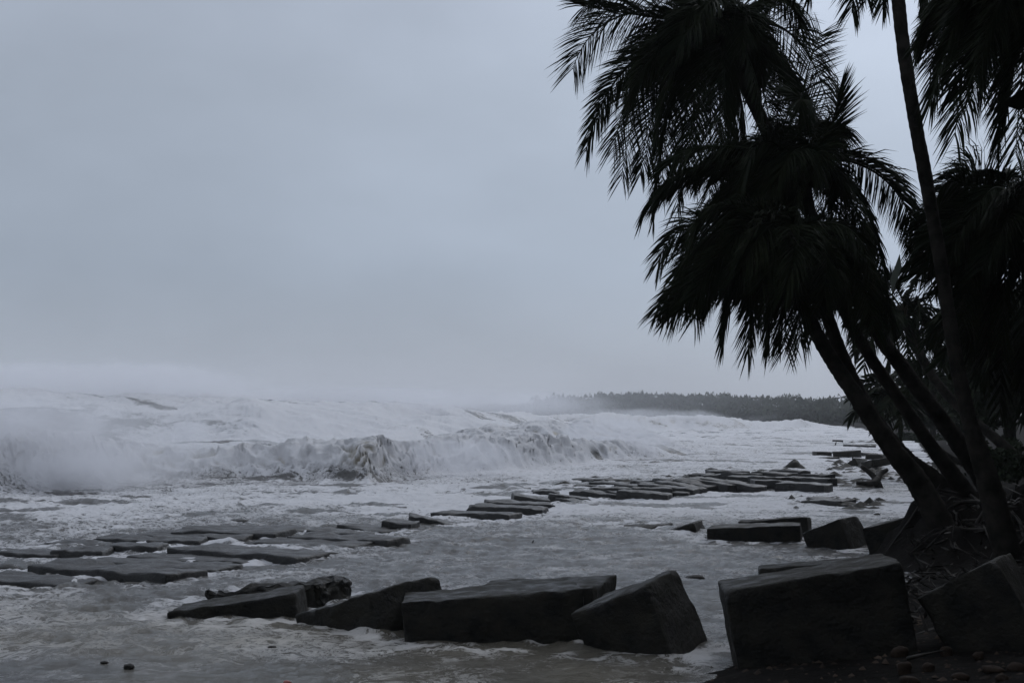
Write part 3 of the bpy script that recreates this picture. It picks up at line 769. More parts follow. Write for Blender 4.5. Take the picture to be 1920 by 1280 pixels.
palm('leaning palm half hidden behind the front one, its foot curving out to the right',
     [(1800,960,26.0),(1752,905,26.0),(1700,862,26.0),(1655,808,26.0),(1615,745,26.0),(1580,670,26.0),(1540,560,26.0),(1515,470,26.0)], [.30,.20,.16,.14,.13,.12,.11,.1],
     (1512,455), [(1450,430,1420,600,.5),(1480,450,1460,640,.3),(1540,440,1560,640,.2),(1570,430,1620,560,.6),(1500,400,1400,520,.9),(1550,380,1640,440,.9)],
     26.0, fill=26, seed=14, R=1.8)
# 4 tall near palm, crown above the frame
palm('tall slender palm whose trunk crosses the whole right side, crown above the picture',
     [(1900,1080,22.0),(1852,900,22.0),(1818,790,22.0),(1790,660,22.0),(1765,500,22.0),(1735,330,22.0),(1706,170,22.0),(1686,20,22.0),(1674,-150,22.0)], [.23,.17,.115,.105,.10,.10,.10,.10,.095],
     (1672,-175), [(1560,-190,1515,0,.3),(1530,-160,1488,-10,1.0),(1610,-140,1597,25,0),(1650,-120,1655,15,-.5),(1640,-140,1625,0,.8),(1720,-190,1735,30,.9),(1760,-200,1800,60,.4),(1580,-250,1460,-100,.2),
                   (1760,-170,1740,50,1.2),(1770,-250,1900,-60,.2)],
     22.0, fill=0, seed=4, R=2.2, Lmax=.7)
# 5 palm at the top right corner
palm('palm in the top right corner, fronds swept down left across the sky',
     [(2200,1000,20.0),(2160,700,20.0),(2080,350,20.0),(1985,-20,20.0)], [.33,.22,.19,.17],
     (1985,-75), [(1790,-80,1725,70,.3),(1800,10,1745,195,.0),(1830,30,1745,120,.8),(1860,90,1790,255,-.2),(1905,100,1870,280,.3),(1935,120,1905,290,-.6),(1820,-110,1770,10,.5),(1860,-10,1785,170,1.0),
                  (1880,20,1810,210,-.8),(1900,-60,1840,120,-1.),(1920,0,1870,200,1.2),(1900,60,1880,230,.6),(1850,-40,1790,50,-.5),(1940,60,1930,250,0),(1980,60,1960,260,.4),(1870,50,1810,110,.6),(1900,30,1830,170,.2)],
     20.0, fill=14, seed=5, R=2.0)
# 6,7,8 dense crowns on the right edge
palm('bushy palm at the right edge, rounded crown below the corner fronds',
     [(2010,960,24.0),(1985,760,24.0),(1950,560,24.0),(1915,420,24.0)], [.30,.2,.18,.16],
     (1905,400), [(1800,270,1775,395,.3),(1780,330,1716,455,.6),(1790,380,1765,540,.0),(1860,290,1800,330,.5),(1880,300,1880,330,.2),(1830,420,1805,600,-.4),(1860,450,1820,620,.3),(1900,470,1880,650,.1),(1940,300,1970,420,0),
                  (1850,300,1760,360,-.5),(1820,350,1790,470,-.8),(1880,480,1850,640,.5),(1930,480,1920,660,.4),(1800,450,1820,640,.8),(1860,380,1800,520,.9)],
     24.0, fill=34, seed=6, R=1.9, nuts=3, Lmax=.85)
palm('dense dark palm low at the right edge, between the tall trunk and the frame',
     [(1990,950,31.0),(1960,840,31.0),(1930,700,31.0),(1905,590,31.0)], [.28,.2,.18,.16],
     (1898,575), [(1830,500,1830,620,.2),(1840,560,1838,700,.0),(1860,600,1855,740,.3),(1890,650,1875,770,.1),(1920,640,1920,780,0),(1830,520,1835,560,.4),(1870,480,1840,520,.3),(1800,540,1822,660,.6),(1860,560,1850,700,-.5)],
     31.0, fill=34, seed=7, R=2.0, nuts=0, segs=2, npairs=44, w=0.06, trunk_rings=False)
palm('farther palm seen between the leaning trunks, thin trunk slanting down to the right',
     [(1935,885,46),(1870,825,46),(1800,765,46),(1745,700,46),(1705,620,46),(1693,592,46)], [.26,.17,.15,.14,.14,.13],
     (1690,585), [(1700,505,1662,525,.3),(1665,500,1640,600,.6),(1740,520,1790,560,.3),(1760,545,1800,640,.3),(1640,560,1600,640,0),(1630,600,1602,665,.4),(1650,620,1620,690,-.4),(1680,640,1665,710,-.3),(1700,650,1705,735,0),
                  (1725,620,1740,715,.2),(1745,590,1770,690,.4),(1690,520,1720,515,.6),(1640,570,1590,600,.5),(1710,620,1720,700,1)],
     46, fill=10, seed=8, R=2.3, Lmax=.8, nuts=0, segs=2, npairs=36, w=0.07, trunk_rings=False)
palm('small far palm whose fronds show left of the leaning trunks near the far shore',
     [(1835,868,60),(1790,862,60),(1745,830,60),(1710,785,60),(1685,745,60)], [.2,.15,.14,.13,.12],
     (1680,738), [(1650,700,1608,722,.3),(1650,725,1615,775,.3),(1660,745,1640,800,.1),(1675,750,1663,805,.2),(1690,755,1690,830,.3),(1700,740,1725,790,.4),(1690,700,1720,715,.3),(1665,705,1640,700,.6)],
     60, fill=8, seed=9, R=2.4, Lmax=.95, nuts=0, segs=2, npairs=30, w=0.09, trunk_rings=False)
palm('tilted far palm behind the second and third leaning trunks',
     [(1800,850,75),(1775,800,75),(1750,740,75),(1738,705,75)], [.2,.15,.14,.13],
     (1736,700), [(1715,670,1690,715,.3),(1750,668,1785,700,.3),(1760,690,1790,740,.2),(1720,690,1705,740,.1),(1740,660,1760,665,.4)],
     75, fill=8, seed=10, R=2.6, Lmax=1.0, nuts=0, segs=2, npairs=26, w=0.1, trunk_rings=False)

# ------------------------------------------------------------------ leafy things
def leaves_np(centres, radii, n, size, rng, shell=0.5):
    cs = np.array(centres, float); rs = np.array(radii, float)
    vol = rs.prod(1) ** 0.66; k = rng.choice(len(cs), n, p=vol / vol.sum())
    d = rng.normal(0, 1, (n, 3)); d /= np.linalg.norm(d, axis=1)[:, None]
    r = (shell + (1 - shell) * rng.random(n)) ** 0.6 * (1 + 0.18 * rng.normal(0, 1, n))
    p = cs[k] + d * rs[k] * r[:, None]
    a = rng.normal(0, 1, (n, 3)); a /= np.linalg.norm(a, axis=1)[:, None]
    b = np.cross(a, rng.normal(0, 1, (n, 3))); b /= np.linalg.norm(b, axis=1)[:, None]
    s = size * rng.uniform(0.6, 1.4, n)[:, None]
    V = np.stack([p - a * s, p + b * s * 0.45, p + a * s, p - b * s * 0.45], 1).reshape(-1, 3)
    i = np.arange(n) * 4
    return V, np.stack([i, i + 1, i + 2, i + 3], 1)
def tree(name, label, cat, px, py_base, Y, wpx, hpx, n=3000, size=0.12, seed=0, group=None, blobs=9, trunk=True, mat='leaf'):
    rng = np.random.default_rng(seed + 500)
    b = P(px, py_base, Y); W = wpx / F * Y; H = hpx / F * Y
    g = gz(b.x, b.y)
    root = empty(name, (b.x, b.y, min(b.z, g)))
    tag(root, label, cat, group)
    cs, rs = [], []
    for k in range(blobs):
        cs.append((b.x + rng.uniform(-.42, .42) * W, b.y + rng.uniform(-.3, .3) * W, b.z + H * rng.uniform(0.35 if trunk else 0.15, 0.82)))
        q = rng.uniform(0.16, 0.3) ; rs.append((W * q, W * q, H * q * 0.85))
    V, f = leaves_np(cs, rs, n, size, rng)
    mesh_np('crown', V, f, M[mat], root)
    B = Build()
    top = np.array([b.x, b.y, b.z + H * 0.55])
    V, fs = tube_np(catmull([np.array([b.x, b.y, root.location.z - 0.1]), np.array([b.x + .05 * W, b.y, b.z + H * .25]), top], 10), np.linspace(0.05 * H, 0.02 * H, 10), 7); B.add(V, fs)
    for k in range(min(blobs, 6)):
        V, fs = tube_np(catmull([np.array([b.x + .04 * W, b.y, b.z + H * .3]), (np.array(cs[k]) + top) / 2, np.array(cs[k])], 6), np.linspace(0.02 * H, 0.005 * H, 6), 5); B.add(V, fs)
    B.obj('trunk', M['trunk'], root)
    return root
tree('broadleaf_tree', 'round broadleaf tree seen in the gap between the leaning trunks and the tall one', 'tree', 1745, 830, 110, 90, 140, 4200, .26, 1)
tree('broadleaf_tree', 'lower broadleaf tree right behind the foot of the tall palm', 'tree', 1800, 830, 95, 90, 130, 3600, .24, 2)
tree('broadleaf_tree', 'wide dark tree at the right edge behind the tall palm', 'tree', 1885, 860, 60, 190, 300, 12000, .16, 3, blobs=16)
tree('broadleaf_tree', 'dark tree filling the gap right of the tall trunk, near the pale building', 'tree', 1838, 838, 80, 80, 170, 4200, .2, 4)
tree('shrub', 'low dark shrub on the far beach left of the second leaning trunk', 'shrub', 1692, 832, 150, 44, 22, 1200, .22, 5, trunk=False)
tree('shrub', 'low shrub on the far beach between the second and third trunks', 'shrub', 1742, 835, 140, 50, 24, 1200, .22, 6, trunk=False)
tree('shrub', 'bushy green shrub beside the sandy clearing at the right', 'shrub', 1862, 890, 52, 90, 70, 2600, .10, 7, trunk=False)
tree('shrub', 'small green shrub on the bank right behind the palm feet', 'shrub', 1905, 900, 44, 80, 60, 2200, .09, 8, trunk=False)
# pale building behind the trunks
bc = P(1796, 826, 120)
hb = empty('beach_hut', (bc.x, bc.y, bc.z)); tag(hb, 'small pale beach building glimpsed between the palm trunks', 'building')
def box_part(name, x0, x1, y0, y1, z0, z1, mat, parent):
    V = np.array([(x, y, z) for z in (z0, z1) for y in (y0, y1) for x in (x0, x1)], float)
    f = np.array([(0, 2, 3, 1), (4, 5, 7, 6), (0, 1, 5, 4), (2, 6, 7, 3), (0, 4, 6, 2), (1, 3, 7, 5)])
    return mesh_np(name, V, f, mat, parent)
box_part('wall', bc.x - .1, bc.x + 1.3, bc.y, bc.y + 1.4, bc.z - .5, bc.z + 1.55, M['white'], hb)
for dx in (-.95, -.55, -.2):
    box_part('column', bc.x + dx, bc.x + dx + .14, bc.y - .2, bc.y - .06, bc.z - .5, bc.z + 1.6, M['white'], hb)
box_part('roof', bc.x - 1.15, bc.x + 1.5, bc.y - .5, bc.y + 1.7, bc.z + 1.6, bc.z + 1.75, M['roof'], hb)

# ------------------------------------------------------------------ far wooded shores (read as one mass)
def far_wood(name, label, path, n_palm, hmean, seed, density):
    rng = np.random.default_rng(seed)
    path = np.array(path, float)
    seg = np.linalg.norm(np.diff(path, axis=0), axis=1); cum = np.concatenate([[0], np.cumsum(seg)])
    B = Build()
    for k in range(n_palm):
        s = rng.uniform(0, cum[-1]); x = np.interp(s, cum, path[:, 0]); y = np.interp(s, cum, path[:, 1]); hm = np.interp(s, cum, path[:, 2])
        dep = rng.uniform(0, 1) ** 1.0 * 40
        x += dep * 0.5 + rng.normal(0, 2); y += dep
        z0 = 0.4; H = hm * rng.uniform(0.76, 0.98) * (1 + 0.05 * rng.normal())
        c = np.array([x, y, z0 + H])
        V, fs = tube_np(np.array([[x + rng.normal(0, .5), y, z0 - 1], [x, y, z0 + H * .6], c]), [.3, .25, .2], 4, cap=False); B.add(V, fs)
        m = 11
        az = rng.uniform(0, 6.28, m); ll = rng.uniform(2.0, 3.6, m) * hm / 9; el = rng.uniform(-.3, 1.1, m)
        d = np.stack([np.cos(az) * np.cos(el), np.sin(az) * np.cos(el), np.sin(el)], 1)
        mid = c + d * ll[:, None] * .6; tip = c + d * ll[:, None] * np.array([1, 1, .3]) - np.array([0, 0, 1]) * (ll * .55)[:, None]
        up = np.array([0, 0, 1.0]); wd = rng.uniform(.35, .7, m)[:, None] * up * hm / 9
        V = np.stack([np.repeat(c[None], m, 0), mid + wd * .3, mid - wd, tip], 1).reshape(-1, 3)
        i = np.arange(m) * 4
        B.add(V, np.stack([i, i + 1, i + 3, i + 2], 1))
    # understorey clumps
    nl = density; s = rng.uniform(0, cum[-1], nl); x = np.interp(s, cum, path[:, 0]); y = np.interp(s, cum, path[:, 1]); hm = np.interp(s, cum, path[:, 2])
    dep = rng.uniform(0, 1, nl) * 30
    x = x + dep * .5; y = y + dep
    clump = 0.72 + 0.16 * noise2(s * .12, s * 0, seed) + 0.12 * noise2(s * .5, dep * .2, seed + 1)
    z = 0.2 + hm * clump * rng.random(nl) ** 0.8
    p = np.stack([x, y, z], 1)
    a = rng.normal(0, 1, (nl, 3)); a /= np.linalg.norm(a, axis=1)[:, None]; b = np.cross(a, rng.normal(0, 1, (nl, 3))); b /= np.linalg.norm(b, axis=1)[:, None]
    sz = rng.uniform(.45, 1.1, nl)[:, None] * (hm / 9)[:, None]
    V = np.stack([p - a * sz, p + b * sz * .6, p + a * sz, p - b * sz * .6], 1).reshape(-1, 3); i = np.arange(nl) * 4
    B.add(V, np.stack([i, i + 1, i + 2, i + 3], 1))
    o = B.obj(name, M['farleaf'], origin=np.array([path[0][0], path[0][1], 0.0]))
    tag(o, label, 'woodland', kind='stuff')
def fp(px, Y): return ((px - 960) / F * Y, Y)
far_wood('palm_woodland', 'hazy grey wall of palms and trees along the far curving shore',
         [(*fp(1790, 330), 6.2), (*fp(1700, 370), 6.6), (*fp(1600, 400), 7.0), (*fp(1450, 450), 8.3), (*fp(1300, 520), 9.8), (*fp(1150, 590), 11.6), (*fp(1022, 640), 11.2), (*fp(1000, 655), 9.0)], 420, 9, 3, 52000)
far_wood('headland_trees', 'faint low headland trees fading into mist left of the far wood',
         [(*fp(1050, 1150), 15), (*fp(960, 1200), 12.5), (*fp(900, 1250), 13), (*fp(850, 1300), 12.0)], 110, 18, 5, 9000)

# ------------------------------------------------------------------ unseen leaf masses behind and beside the viewer, added to shade the scene
rng = np.random.default_rng(77)
cs = [(rng.uniform(-26, 26), rng.uniform(-26, -7) , rng.uniform(2, 11)) for _ in range(60)] + [(rng.uniform(7, 26), rng.uniform(-7, 14), rng.uniform(3, 11)) for _ in range(34)]
for _ in range(150):
    yy = rng.uniform(8, 62); cs.append((0.36 * yy + 4.6 + rng.uniform(0, 15), yy, rng.uniform(2.5, 12)))
V, f = leaves_np(cs, [(rng.uniform(2.5, 4.5),) * 3 for _ in cs], 60000, 0.42, rng, 0.2)
o = mesh_np('added_shade_leaves', V, f, M['leaf'])
tag(o, 'unseen leaf mass added behind and beside the viewpoint to shade the shore', 'woodland', kind='stuff')

# ------------------------------------------------------------------ stones and debris
def stone(name, label, cat, px, py, Y, wpx, hpx, seed, mat='stone', group=None, flat=1.0, z=None, sink=.25):
    rng = np.random.default_rng(seed + 900)
    c = P(px, py, Y); r = wpx / 2 / F * Y; h = hpx / 2 / F * Y
    nu, nv = 12, 8
    V = []
    for j in range(nv + 1):
        th = math.pi * j / nv
        for i in range(nu):
            ph = 2 * math.pi * i / nu
            V.append((math.sin(th) * math.cos(ph), math.sin(th) * math.sin(ph), math.cos(th)))
    V = np.array(V)
    k = 1 + 0.28 * noise3(V[:, 0] * 1.3 + seed, V[:, 1] * 1.3, V[:, 2] * 1.3, 2) + 0.12 * noise3(V[:, 0] * 3 + seed, V[:, 1] * 3, V[:, 2] * 3, 3)
    V = np.sign(V) * np.abs(V) ** 0.85 * k[:, None]
    V = V * np.array([r, r * .8, h]) + np.array(c)
    i = np.arange(nv)[:, None] * nu + np.arange(nu)[None, :]; i2 = np.arange(nv)[:, None] * nu + (np.arange(nu)[None, :] + 1) % nu
    f = np.stack([i.ravel(), (i + nu).ravel(), (i2 + nu).ravel(), i2.ravel()], 1)
    o = mesh_np(name, V, f, M[mat], smooth=True)
    tag(o, label, cat, group)
    return o
def on_ground(px, py):
    """distance at which the ray through a pixel meets the ground"""
    best = 14.0
    for Y in np.linspace(8, 40, 320):
        p = P(px, py, Y)
        if p.z <= gz(p.x, p.y): return Y
    return best
STN = [(1688,1225,34,26,'angular brown stone half under the right bottom corner of the biggest block'),(1775,1223,26,22,'round brown stone in the gravel below the tipped right block'),(1695,1255,30,30,'pointed brown stone nearest the bottom edge of the gravel'),
       (1740,1252,26,18,'flat reddish stone right of the pointed one'),(1705,1276,38,18,'wide pale stone cut by the bottom edge'),(1860,1255,44,18,'long reddish stone in the right of the gravel'),(1905,1252,34,26,'large stone at the right edge of the gravel'),
       (1835,1230,22,20,'small peaked stone in the middle of the gravel'),(1800,1268,30,16,'dull stone low in the middle of the gravel'),(1328,1200,26,16,'reddish stone at the foot of the tipped block near the gap'),(1312,1228,30,18,'brown stone in the wash left of the biggest block'),
       (1345,1222,22,12,'small stone in the wash beside the corner of the biggest block'),(1880,1272,26,16,'small stone at the bottom right corner')]
for i, (px, py, w_, h_, lab) in enumerate(STN):
    Y = on_ground(px, py + h_ * .3)
    stone('beach_stone', lab, 'stone', px, py, Y, w_, h_, i, group='brown stones in the gravel')
# gravel
rng = np.random.default_rng(5)
B = Build(); n = 5200
gx = rng.uniform(0.6, 9.5, n); gy = rng.uniform(10.2, 20, n)
s = shore_dist(gx, gy); keep = s > -0.5; gx, gy = gx[keep], gy[keep]; zz = ground_z(gx, gy); n = len(gx)
base8 = np.array([(0,0,1),(1,0,.1),(.3,.9,0),(-.8,.6,.1),(-.8,-.6,0),(.3,-.95,.1)])
fo = np.array([(0,1,2),(0,2,3),(0,3,4),(0,4,5),(0,5,1)])
rr = rng.gamma(2.2, 0.009, n).clip(.008, .06)
ang = rng.uniform(0, 6.28, n)
Vb = base8[None] * (1 + rng.normal(0, .18, (n, 6, 3))) * rr[:, None, None] * np.stack([np.ones(n), rng.uniform(.6, 1, n), rng.uniform(.5, .9, n)], 1)[:, None, :]
ca, sa = np.cos(ang)[:, None], np.sin(ang)[:, None]
Vb = np.stack([Vb[..., 0] * ca - Vb[..., 1] * sa, Vb[..., 0] * sa + Vb[..., 1] * ca, Vb[..., 2]], 2) + np.stack([gx, gy, zz - 0.005], 1)[:, None, :]
B.add(Vb.reshape(-1, 3), (fo[None] + np.arange(n)[:, None, None] * 6).reshape(-1, 3))
o = B.obj('gravel', M['stone']); tag(o, 'dark brown gravel between the near blocks', 'gravel', kind='stuff')

# broken rubble along the far slabs
rng = np.random.default_rng(15)
B = Build(); m = []
for (xa, ya, xb, yb, cnt) in [(1060, 905, 1300, 900, 50), (1250, 905, 1480, 890, 90), (1400, 890, 1620, 905, 110), (1560, 870, 1700, 900, 90), (1480, 935, 1660, 950, 40), (1600, 830, 1700, 850, 50), (1690, 860, 1790, 900, 70)]:
    for k in range(cnt):
        t_ = rng.random(); m.append((xa + (xb - xa) * t_ + rng.normal(0, 8), ya + (yb - ya) * t_ + rng.normal(0, 6)))
for (qx, qy) in m:
    c = PZ(qx, max(qy, 815), 0.0); rr_ = min(rng.gamma(2.5, 0.045), .2) * (c.y / 60) ** .5
    Vb = base8 * (1 + rng.normal(0, .25, (6, 3))) * rr_ * np.array([rng.uniform(1, 2.6), 1, rng.uniform(.4, .9)])
    an = rng.uniform(-.6, .6); ca, sa = math.cos(an), math.sin(an)
    Vb = np.stack([Vb[:, 0] * ca - Vb[:, 1] * sa, Vb[:, 0] * sa + Vb[:, 1] * ca, Vb[:, 2]], 1) + np.array([c.x, c.y, max(0.03, gz(c.x, c.y))])
    B.add(Vb, fo)
o = B.obj('rubble', M['concrete']); tag(o, 'small dark broken rubble scattered between the far slabs and blocks', 'rubble', kind='stuff')

# litter, fallen leaflets and tangled roots on the bank
n = 9000
lx = rng.uniform(4.5, 16, n); ly = rng.uniform(15, 40, n); sdl = shore_dist(lx, ly); kk = sdl > 0.0; lx, ly = lx[kk], ly[kk]; n = len(lx)
lz = ground_z(lx, ly) + rng.uniform(0.0, 0.10, n)
p = np.stack([lx, ly, lz], 1); a = rng.normal(0, 1, (n, 3)) * np.array([1, 1, .45]); a /= np.linalg.norm(a, axis=1)[:, None]
b = np.cross(a, rng.normal(0, 1, (n, 3))); b /= np.linalg.norm(b, axis=1)[:, None]; sz = rng.uniform(.05, .28, n)[:, None]
V = np.stack([p - a * sz, p + b * .02, p + a * sz, p - b * .02], 1).reshape(-1, 3); i = np.arange(n) * 4
B = Build(); B.add(V, np.stack([i, i + 1, i + 2, i + 3], 1))
for k in range(46):
    x0, y0 = rng.uniform(7.4, 9.6), rng.uniform(23.0, 25.6); an = rng.uniform(2.6, 5.4); L_ = rng.uniform(.7, 1.7)
    q = [np.array([x0 + math.cos(an) * L_ * t_ + rng.normal(0, .08), y0 + math.sin(an) * L_ * t_ + rng.normal(0, .08), 0]) for t_ in (0, .35, .7, 1)]
    for qq in q: qq[2] = gz(qq[0], qq[1]) + .03
    V, fs = tube_np(catmull(q, 9), np.linspace(rng.uniform(.02, .05), .01, 9), 5, True, k, .4); B.add(V, fs)
o = B.obj('root_tangle', M['wood']); tag(o, 'tangle of thin dark roots and fallen leaflets covering the bank', 'roots', kind='stuff')

# rocks in the surf
def cone_rock():
    c = P(1490, 877, 70)
    nu, nv = 16, 9; V = []
    for j in range(nv):
        t = j / (nv - 1)
        for i in range(nu):
            ph = 2 * math.pi * i / nu
            V.append((math.cos(ph) * (1 - t) ** .85 * .56, math.sin(ph) * (1 - t) ** .85 * .5, t * .52))
    V = np.array(V); V = V * (1 + .18 * noise3(V[:, 0] * 4, V[:, 1] * 4, V[:, 2] * 4, 3))[:, None] + np.array([c.x, c.y, -.03])
    i = np.arange(nv - 1)[:, None] * nu + np.arange(nu)[None, :]; i2 = np.arange(nv - 1)[:, None] * nu + (np.arange(nu)[None, :] + 1) % nu
    o = mesh_np('rock', V, np.stack([i.ravel(), i2.ravel(), (i2 + nu).ravel(), (i + nu).ravel()], 1), M['concrete'], smooth=True)
    tag(o, 'dark cone shaped rock standing alone in the surf left of the far cubes', 'rock')
cone_rock()
def float_bit(name, label, cat, px, py, wpx, hpx, seed, mat='wood'):
    p = PZ(px, py, 0.02); return stone(name, label, cat, px, py, p.y, wpx, hpx, seed, mat)
float_bit('rock', 'small black stone breaking the calm water near the bottom left', 'rock', 242, 1250, 20, 12, 31, 'concrete')
float_bit('rock', 'faint low stone awash left of the small black one', 'rock', 195, 1241, 14, 5, 32, 'concrete')
float_bit('debris', 'small red scrap cut by the bottom edge left of the middle', 'debris', 538, 1279, 14, 9, 33, 'red')
float_bit('debris', 'dark scrap floating between the near row and the left slabs', 'debris', 510, 1212, 14, 5, 34)
float_bit('debris', 'dark floating clump left of the near wedge in the shallows', 'debris', 1305, 1082, 34, 10, 35)
float_bit('rock', 'low dark rock in the shallows below the sharp topped block', 'rock', 1645, 964, 12, 5, 36, 'concrete')
float_bit('driftwood', 'low dark log awash beyond the far slabs, left of the cone shaped rock', 'driftwood', 1358, 866, 38, 4, 37)
float_bit('driftwood', 'short floating piece right of the dark log beyond the far slabs', 'driftwood', 1412, 870, 14, 3, 38)
float_bit('debris', 'dark clump on the surf in front of the left slabs at far left', 'debris', 12, 1064, 44, 14, 39, 'slab')
float_bit('rock', 'rock hidden in foam just behind the left slabs', 'rock', 448, 976, 34, 8, 40, 'slab')
def sticks(name, label, paths, r, cat='driftwood'):
    B = Build()
    for k, (pts, Y) in enumerate(paths):
        pts3 = [np.array(P(a, b, Y + dy)) for a, b, dy in pts]
        V, fs = tube_np(catmull(pts3, 12), np.linspace(r, r * .45, 12), 7, True, k, .25); B.add(V, fs)
    o = B.obj(name, M['wood']); tag(o, label, cat)
sticks('driftwood', 'forked dark driftwood trunk standing up beside the main palm foot', [([(1652,928,0),(1646,905,0),(1634,888,0),(1614,873,0)], 50), ([(1642,900,0),(1650,888,.3),(1664,880,.4)], 50), ([(1644,898,0),(1634,906,-.3),(1606,905,-.4)], 50), ([(1648,912,0),(1638,900,0)], 50)], .16)
sticks('driftwood', 'short broken stick standing on the end of the humped slab', [([(767,984,0),(771,972,0),(770,966,0)], 33.6), ([(769,974,0),(780,984,-.2)], 33.6)], .045)
sticks('driftwood', 'thin forked twig poking from the water in the middle', [([(995,1023,0),(999,1016,0),(1001,1012,0)], 28.3), ([(995,1023,0),(1003,1020,0),(1011,1021,0)], 28.3)], .02, 'twig')
sticks('driftwood', 'curved branch lying on the farthest of the crowded slabs', [([(1322,884,0),(1332,879,0),(1345,880,0)], 66)], .08)
sticks('driftwood', 'thin branch lying across the crowded slabs at their near end', [([(1284,892,0),(1300,894,0),(1330,899,0),(1370,908,-2)], 60)], .07)
sticks('driftwood', 'thin post standing behind the right hand far cube', [([(1599,862,0),(1599,855,0),(1598,851,0)], 82)], .05, 'post')
sticks('driftwood', 'tiny post in the surf left of the farthest flat slab', [([(1566,838,0),(1567,831,0),(1568,828,0)], 125)], .07, 'post')
sticks('driftwood', 'half buried root lying on the gravel right of the biggest block', [([(1700,1234,0),(1735,1226,0),(1768,1219,.2)], 13.0)], .02, 'root')

# ------------------------------------------------------------------ air: haze and blown spray
def haze_box():
    V = np.array([(x, y, z) for z in (-4, 60) for y in (-80, 1700) for x in (-1600, 1600)], float)
    f = np.array([(0, 2, 3, 1), (4, 5, 7, 6), (0, 1, 5, 4), (2, 6, 7, 3), (0, 4, 6, 2), (1, 3, 7, 5)])
    o = mesh_np('haze', V, f, None)
    m = bpy.data.materials.new('haze'); m.use_nodes = True; t = m.node_tree; t.nodes.clear()
    oo = N(t, 'ShaderNodeOutputMaterial'); pv = N(t, 'ShaderNodeVolumePrincipled')
    pv.inputs['Color'].default_value = (0.95, 0.97, 1.0, 1); pv.inputs['Density'].default_value = 0.0002; pv.inputs['Anisotropy'].default_value = 0.2
    t.links.new(pv.outputs[0], oo.inputs['Volume'])
    o.data.materials.append(m)
    tag(o, 'grey storm haze over the sea and shore', kind='stuff')
haze_box()
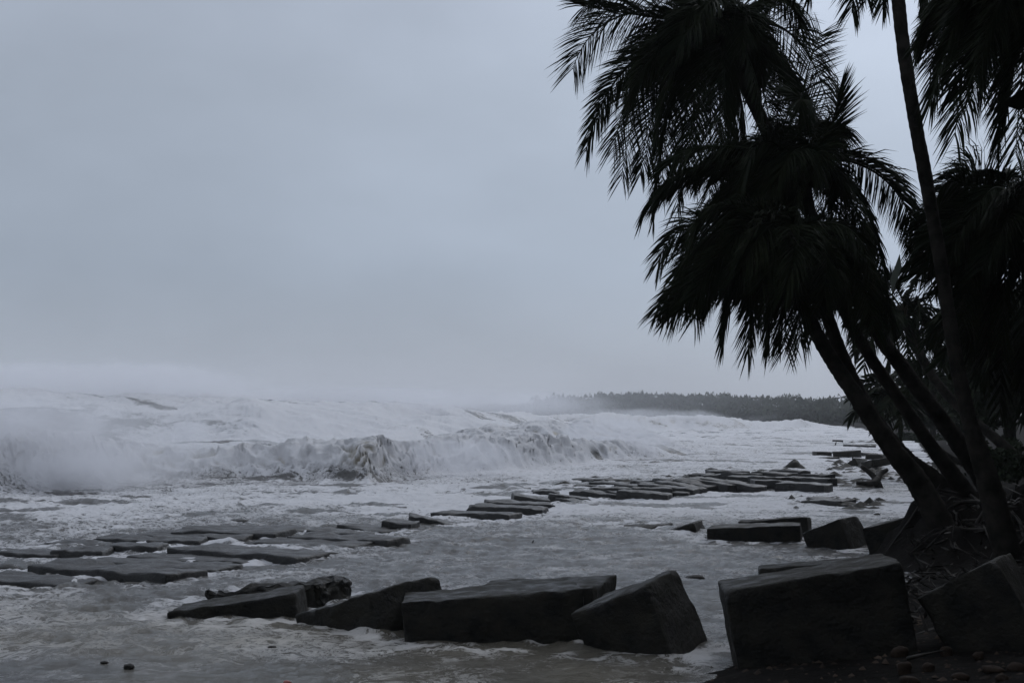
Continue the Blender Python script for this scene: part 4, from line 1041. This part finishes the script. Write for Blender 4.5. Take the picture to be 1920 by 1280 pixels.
def spray(label, px, py, Y, wpx, hpx, depth, dens, seed, nscale=2.2, thr=0.42, soft=0.25, flat=1.0):
    import bmesh
    c = P(px, py, Y); sx = wpx / 2 / F * Y; sz = hpx / 2 / F * Y
    me = bpy.data.meshes.new('sea_spray'); bm = bmesh.new()
    bmesh.ops.create_icosphere(bm, subdivisions=3, radius=1.0); bm.to_mesh(me); bm.free()
    o = bpy.data.objects.new('sea_spray', me); COL.objects.link(o)
    o.location = c; o.scale = (sx, depth, sz)
    m = bpy.data.materials.new('blown_spray'); m.use_nodes = True; t = m.node_tree; t.nodes.clear()
    oo = N(t, 'ShaderNodeOutputMaterial'); pv = N(t, 'ShaderNodeVolumePrincipled')
    pv.inputs['Color'].default_value = (0.97, 0.975, 1.0, 1); pv.inputs['Anisotropy'].default_value = 0.1
    tcn = N(t, 'ShaderNodeTexCoord')
    ln = N(t, 'ShaderNodeVectorMath', operation='LENGTH'); t.links.new(tcn.outputs['Object'], ln.inputs[0])
    fall = N(t, 'ShaderNodeMapRange'); fall.interpolation_type = 'SMOOTHSTEP'
    fall.inputs[1].default_value = 1.0; fall.inputs[2].default_value = 0.25; t.links.new(ln.outputs['Value'], fall.inputs[0])
    g = N(t, 'ShaderNodeNewGeometry')
    mpn = N(t, 'ShaderNodeMapping'); mpn.inputs['Scale'].default_value = (1.0, 0.6, 1.0); mpn.inputs['Location'].default_value = (seed * 3.7, 0, 0); mpn.inputs['Rotation'].default_value = (0, 0.5, 0)
    t.links.new(g.outputs['Position'], mpn.inputs[0])
    n = N(t, 'ShaderNodeTexNoise'); n.inputs['Scale'].default_value = nscale; n.inputs['Detail'].default_value = 5; n.inputs['Roughness'].default_value = 0.62; n.inputs['Distortion'].default_value = 0.7
    t.links.new(mpn.outputs[0], n.inputs[0])
    # the falloff carves the noise, so edges are ragged
    a = N(t, 'ShaderNodeMath', operation='MULTIPLY_ADD'); a.inputs[1].default_value = 0.5; a.inputs[2].default_value = -0.5
    t.links.new(fall.outputs[0], a.inputs[0])
    b = N(t, 'ShaderNodeMath', operation='ADD'); t.links.new(n.outputs[0], b.inputs[0]); t.links.new(a.outputs[0], b.inputs[1])
    r = N(t, 'ShaderNodeMapRange'); r.interpolation_type = 'SMOOTHSTEP'; r.inputs[1].default_value = thr - 0.5 + 0.22; r.inputs[2].default_value = thr - 0.5 + 0.22 + soft; r.inputs[4].default_value = dens
    t.links.new(b.outputs[0], r.inputs[0])
    t.links.new(r.outputs[0], pv.inputs['Density'])
    t.links.new(pv.outputs[0], oo.inputs['Volume'])
    me.materials.append(m)
    tag(o, label, 'sea spray', kind='stuff')
spray('great plume of white spray thrown up by the breaker at far left', 20, 838, 49.0, 940, 350, 5.5, 0.46, 1, 0.42, .41, .45)
spray('lower spray bank at the left edge over the breaker', 130, 890, 47.5, 760, 150, 2.5, 0.45, 2, 0.7, .46, .4)
spray('spray puff blowing off the breaker crest left of its dark hollows', 360, 812, 58.0, 150, 90, 2.0, 0.6, 3, 1.1, .45, .4)
spray('thin spray at the right side of the great plume', 300, 870, 53.0, 420, 190, 2.5, 0.30, 13, 0.8, .45, .4)
spray('low spray smoking off the crest over the dark hollows of the breaker', 540, 832, 58.5, 460, 60, 1.6, 0.40, 21, 1.3, .46, .35)
spray('thin spray film trailing over the dark face of the breaker', 480, 862, 55.5, 620, 110, 1.8, 0.22, 22, 1.0, .42, .5)
spray('spray veil hanging over the middle of the breaker', 850, 855, 59.0, 460, 130, 2.5, 0.42, 4, 0.9, .45, .4)
spray('spray over the right end of the breaker', 1130, 830, 86.0, 380, 130, 5.0, 0.22, 5, 0.4)
spray('mist blown from the far surf in front of the distant wood', 1180, 785, 270.0, 620, 60, 22.0, 0.035, 6, 0.08)
spray('mist over the far waves at left', 60, 722, 150.0, 1300, 130, 22.0, 0.10, 7, 0.12)
spray('mist over the far waves in the middle', 720, 752, 180.0, 800, 70, 25.0, 0.045, 8, 0.10)
spray('drifting mist between the breaker and the far waves', 350, 790, 85.0, 1300, 120, 14.0, 0.02, 9, 0.2)
spray('thick drifting mist over the open sea, veiling the far shore', 600, 752, 520.0, 3600, 190, 380.0, 0.0013, 10, 0.004, 0.30, 0.5)
spray('bank of blown mist hiding the left end of the far wood', 980, 758, 560.0, 520, 80, 60.0, 0.022, 31, 0.02, .36, .5)
spray('mist smoking off the swell crests in the middle distance', 640, 742, 190.0, 900, 60, 20.0, 0.05, 32, 0.09, .40, .4)
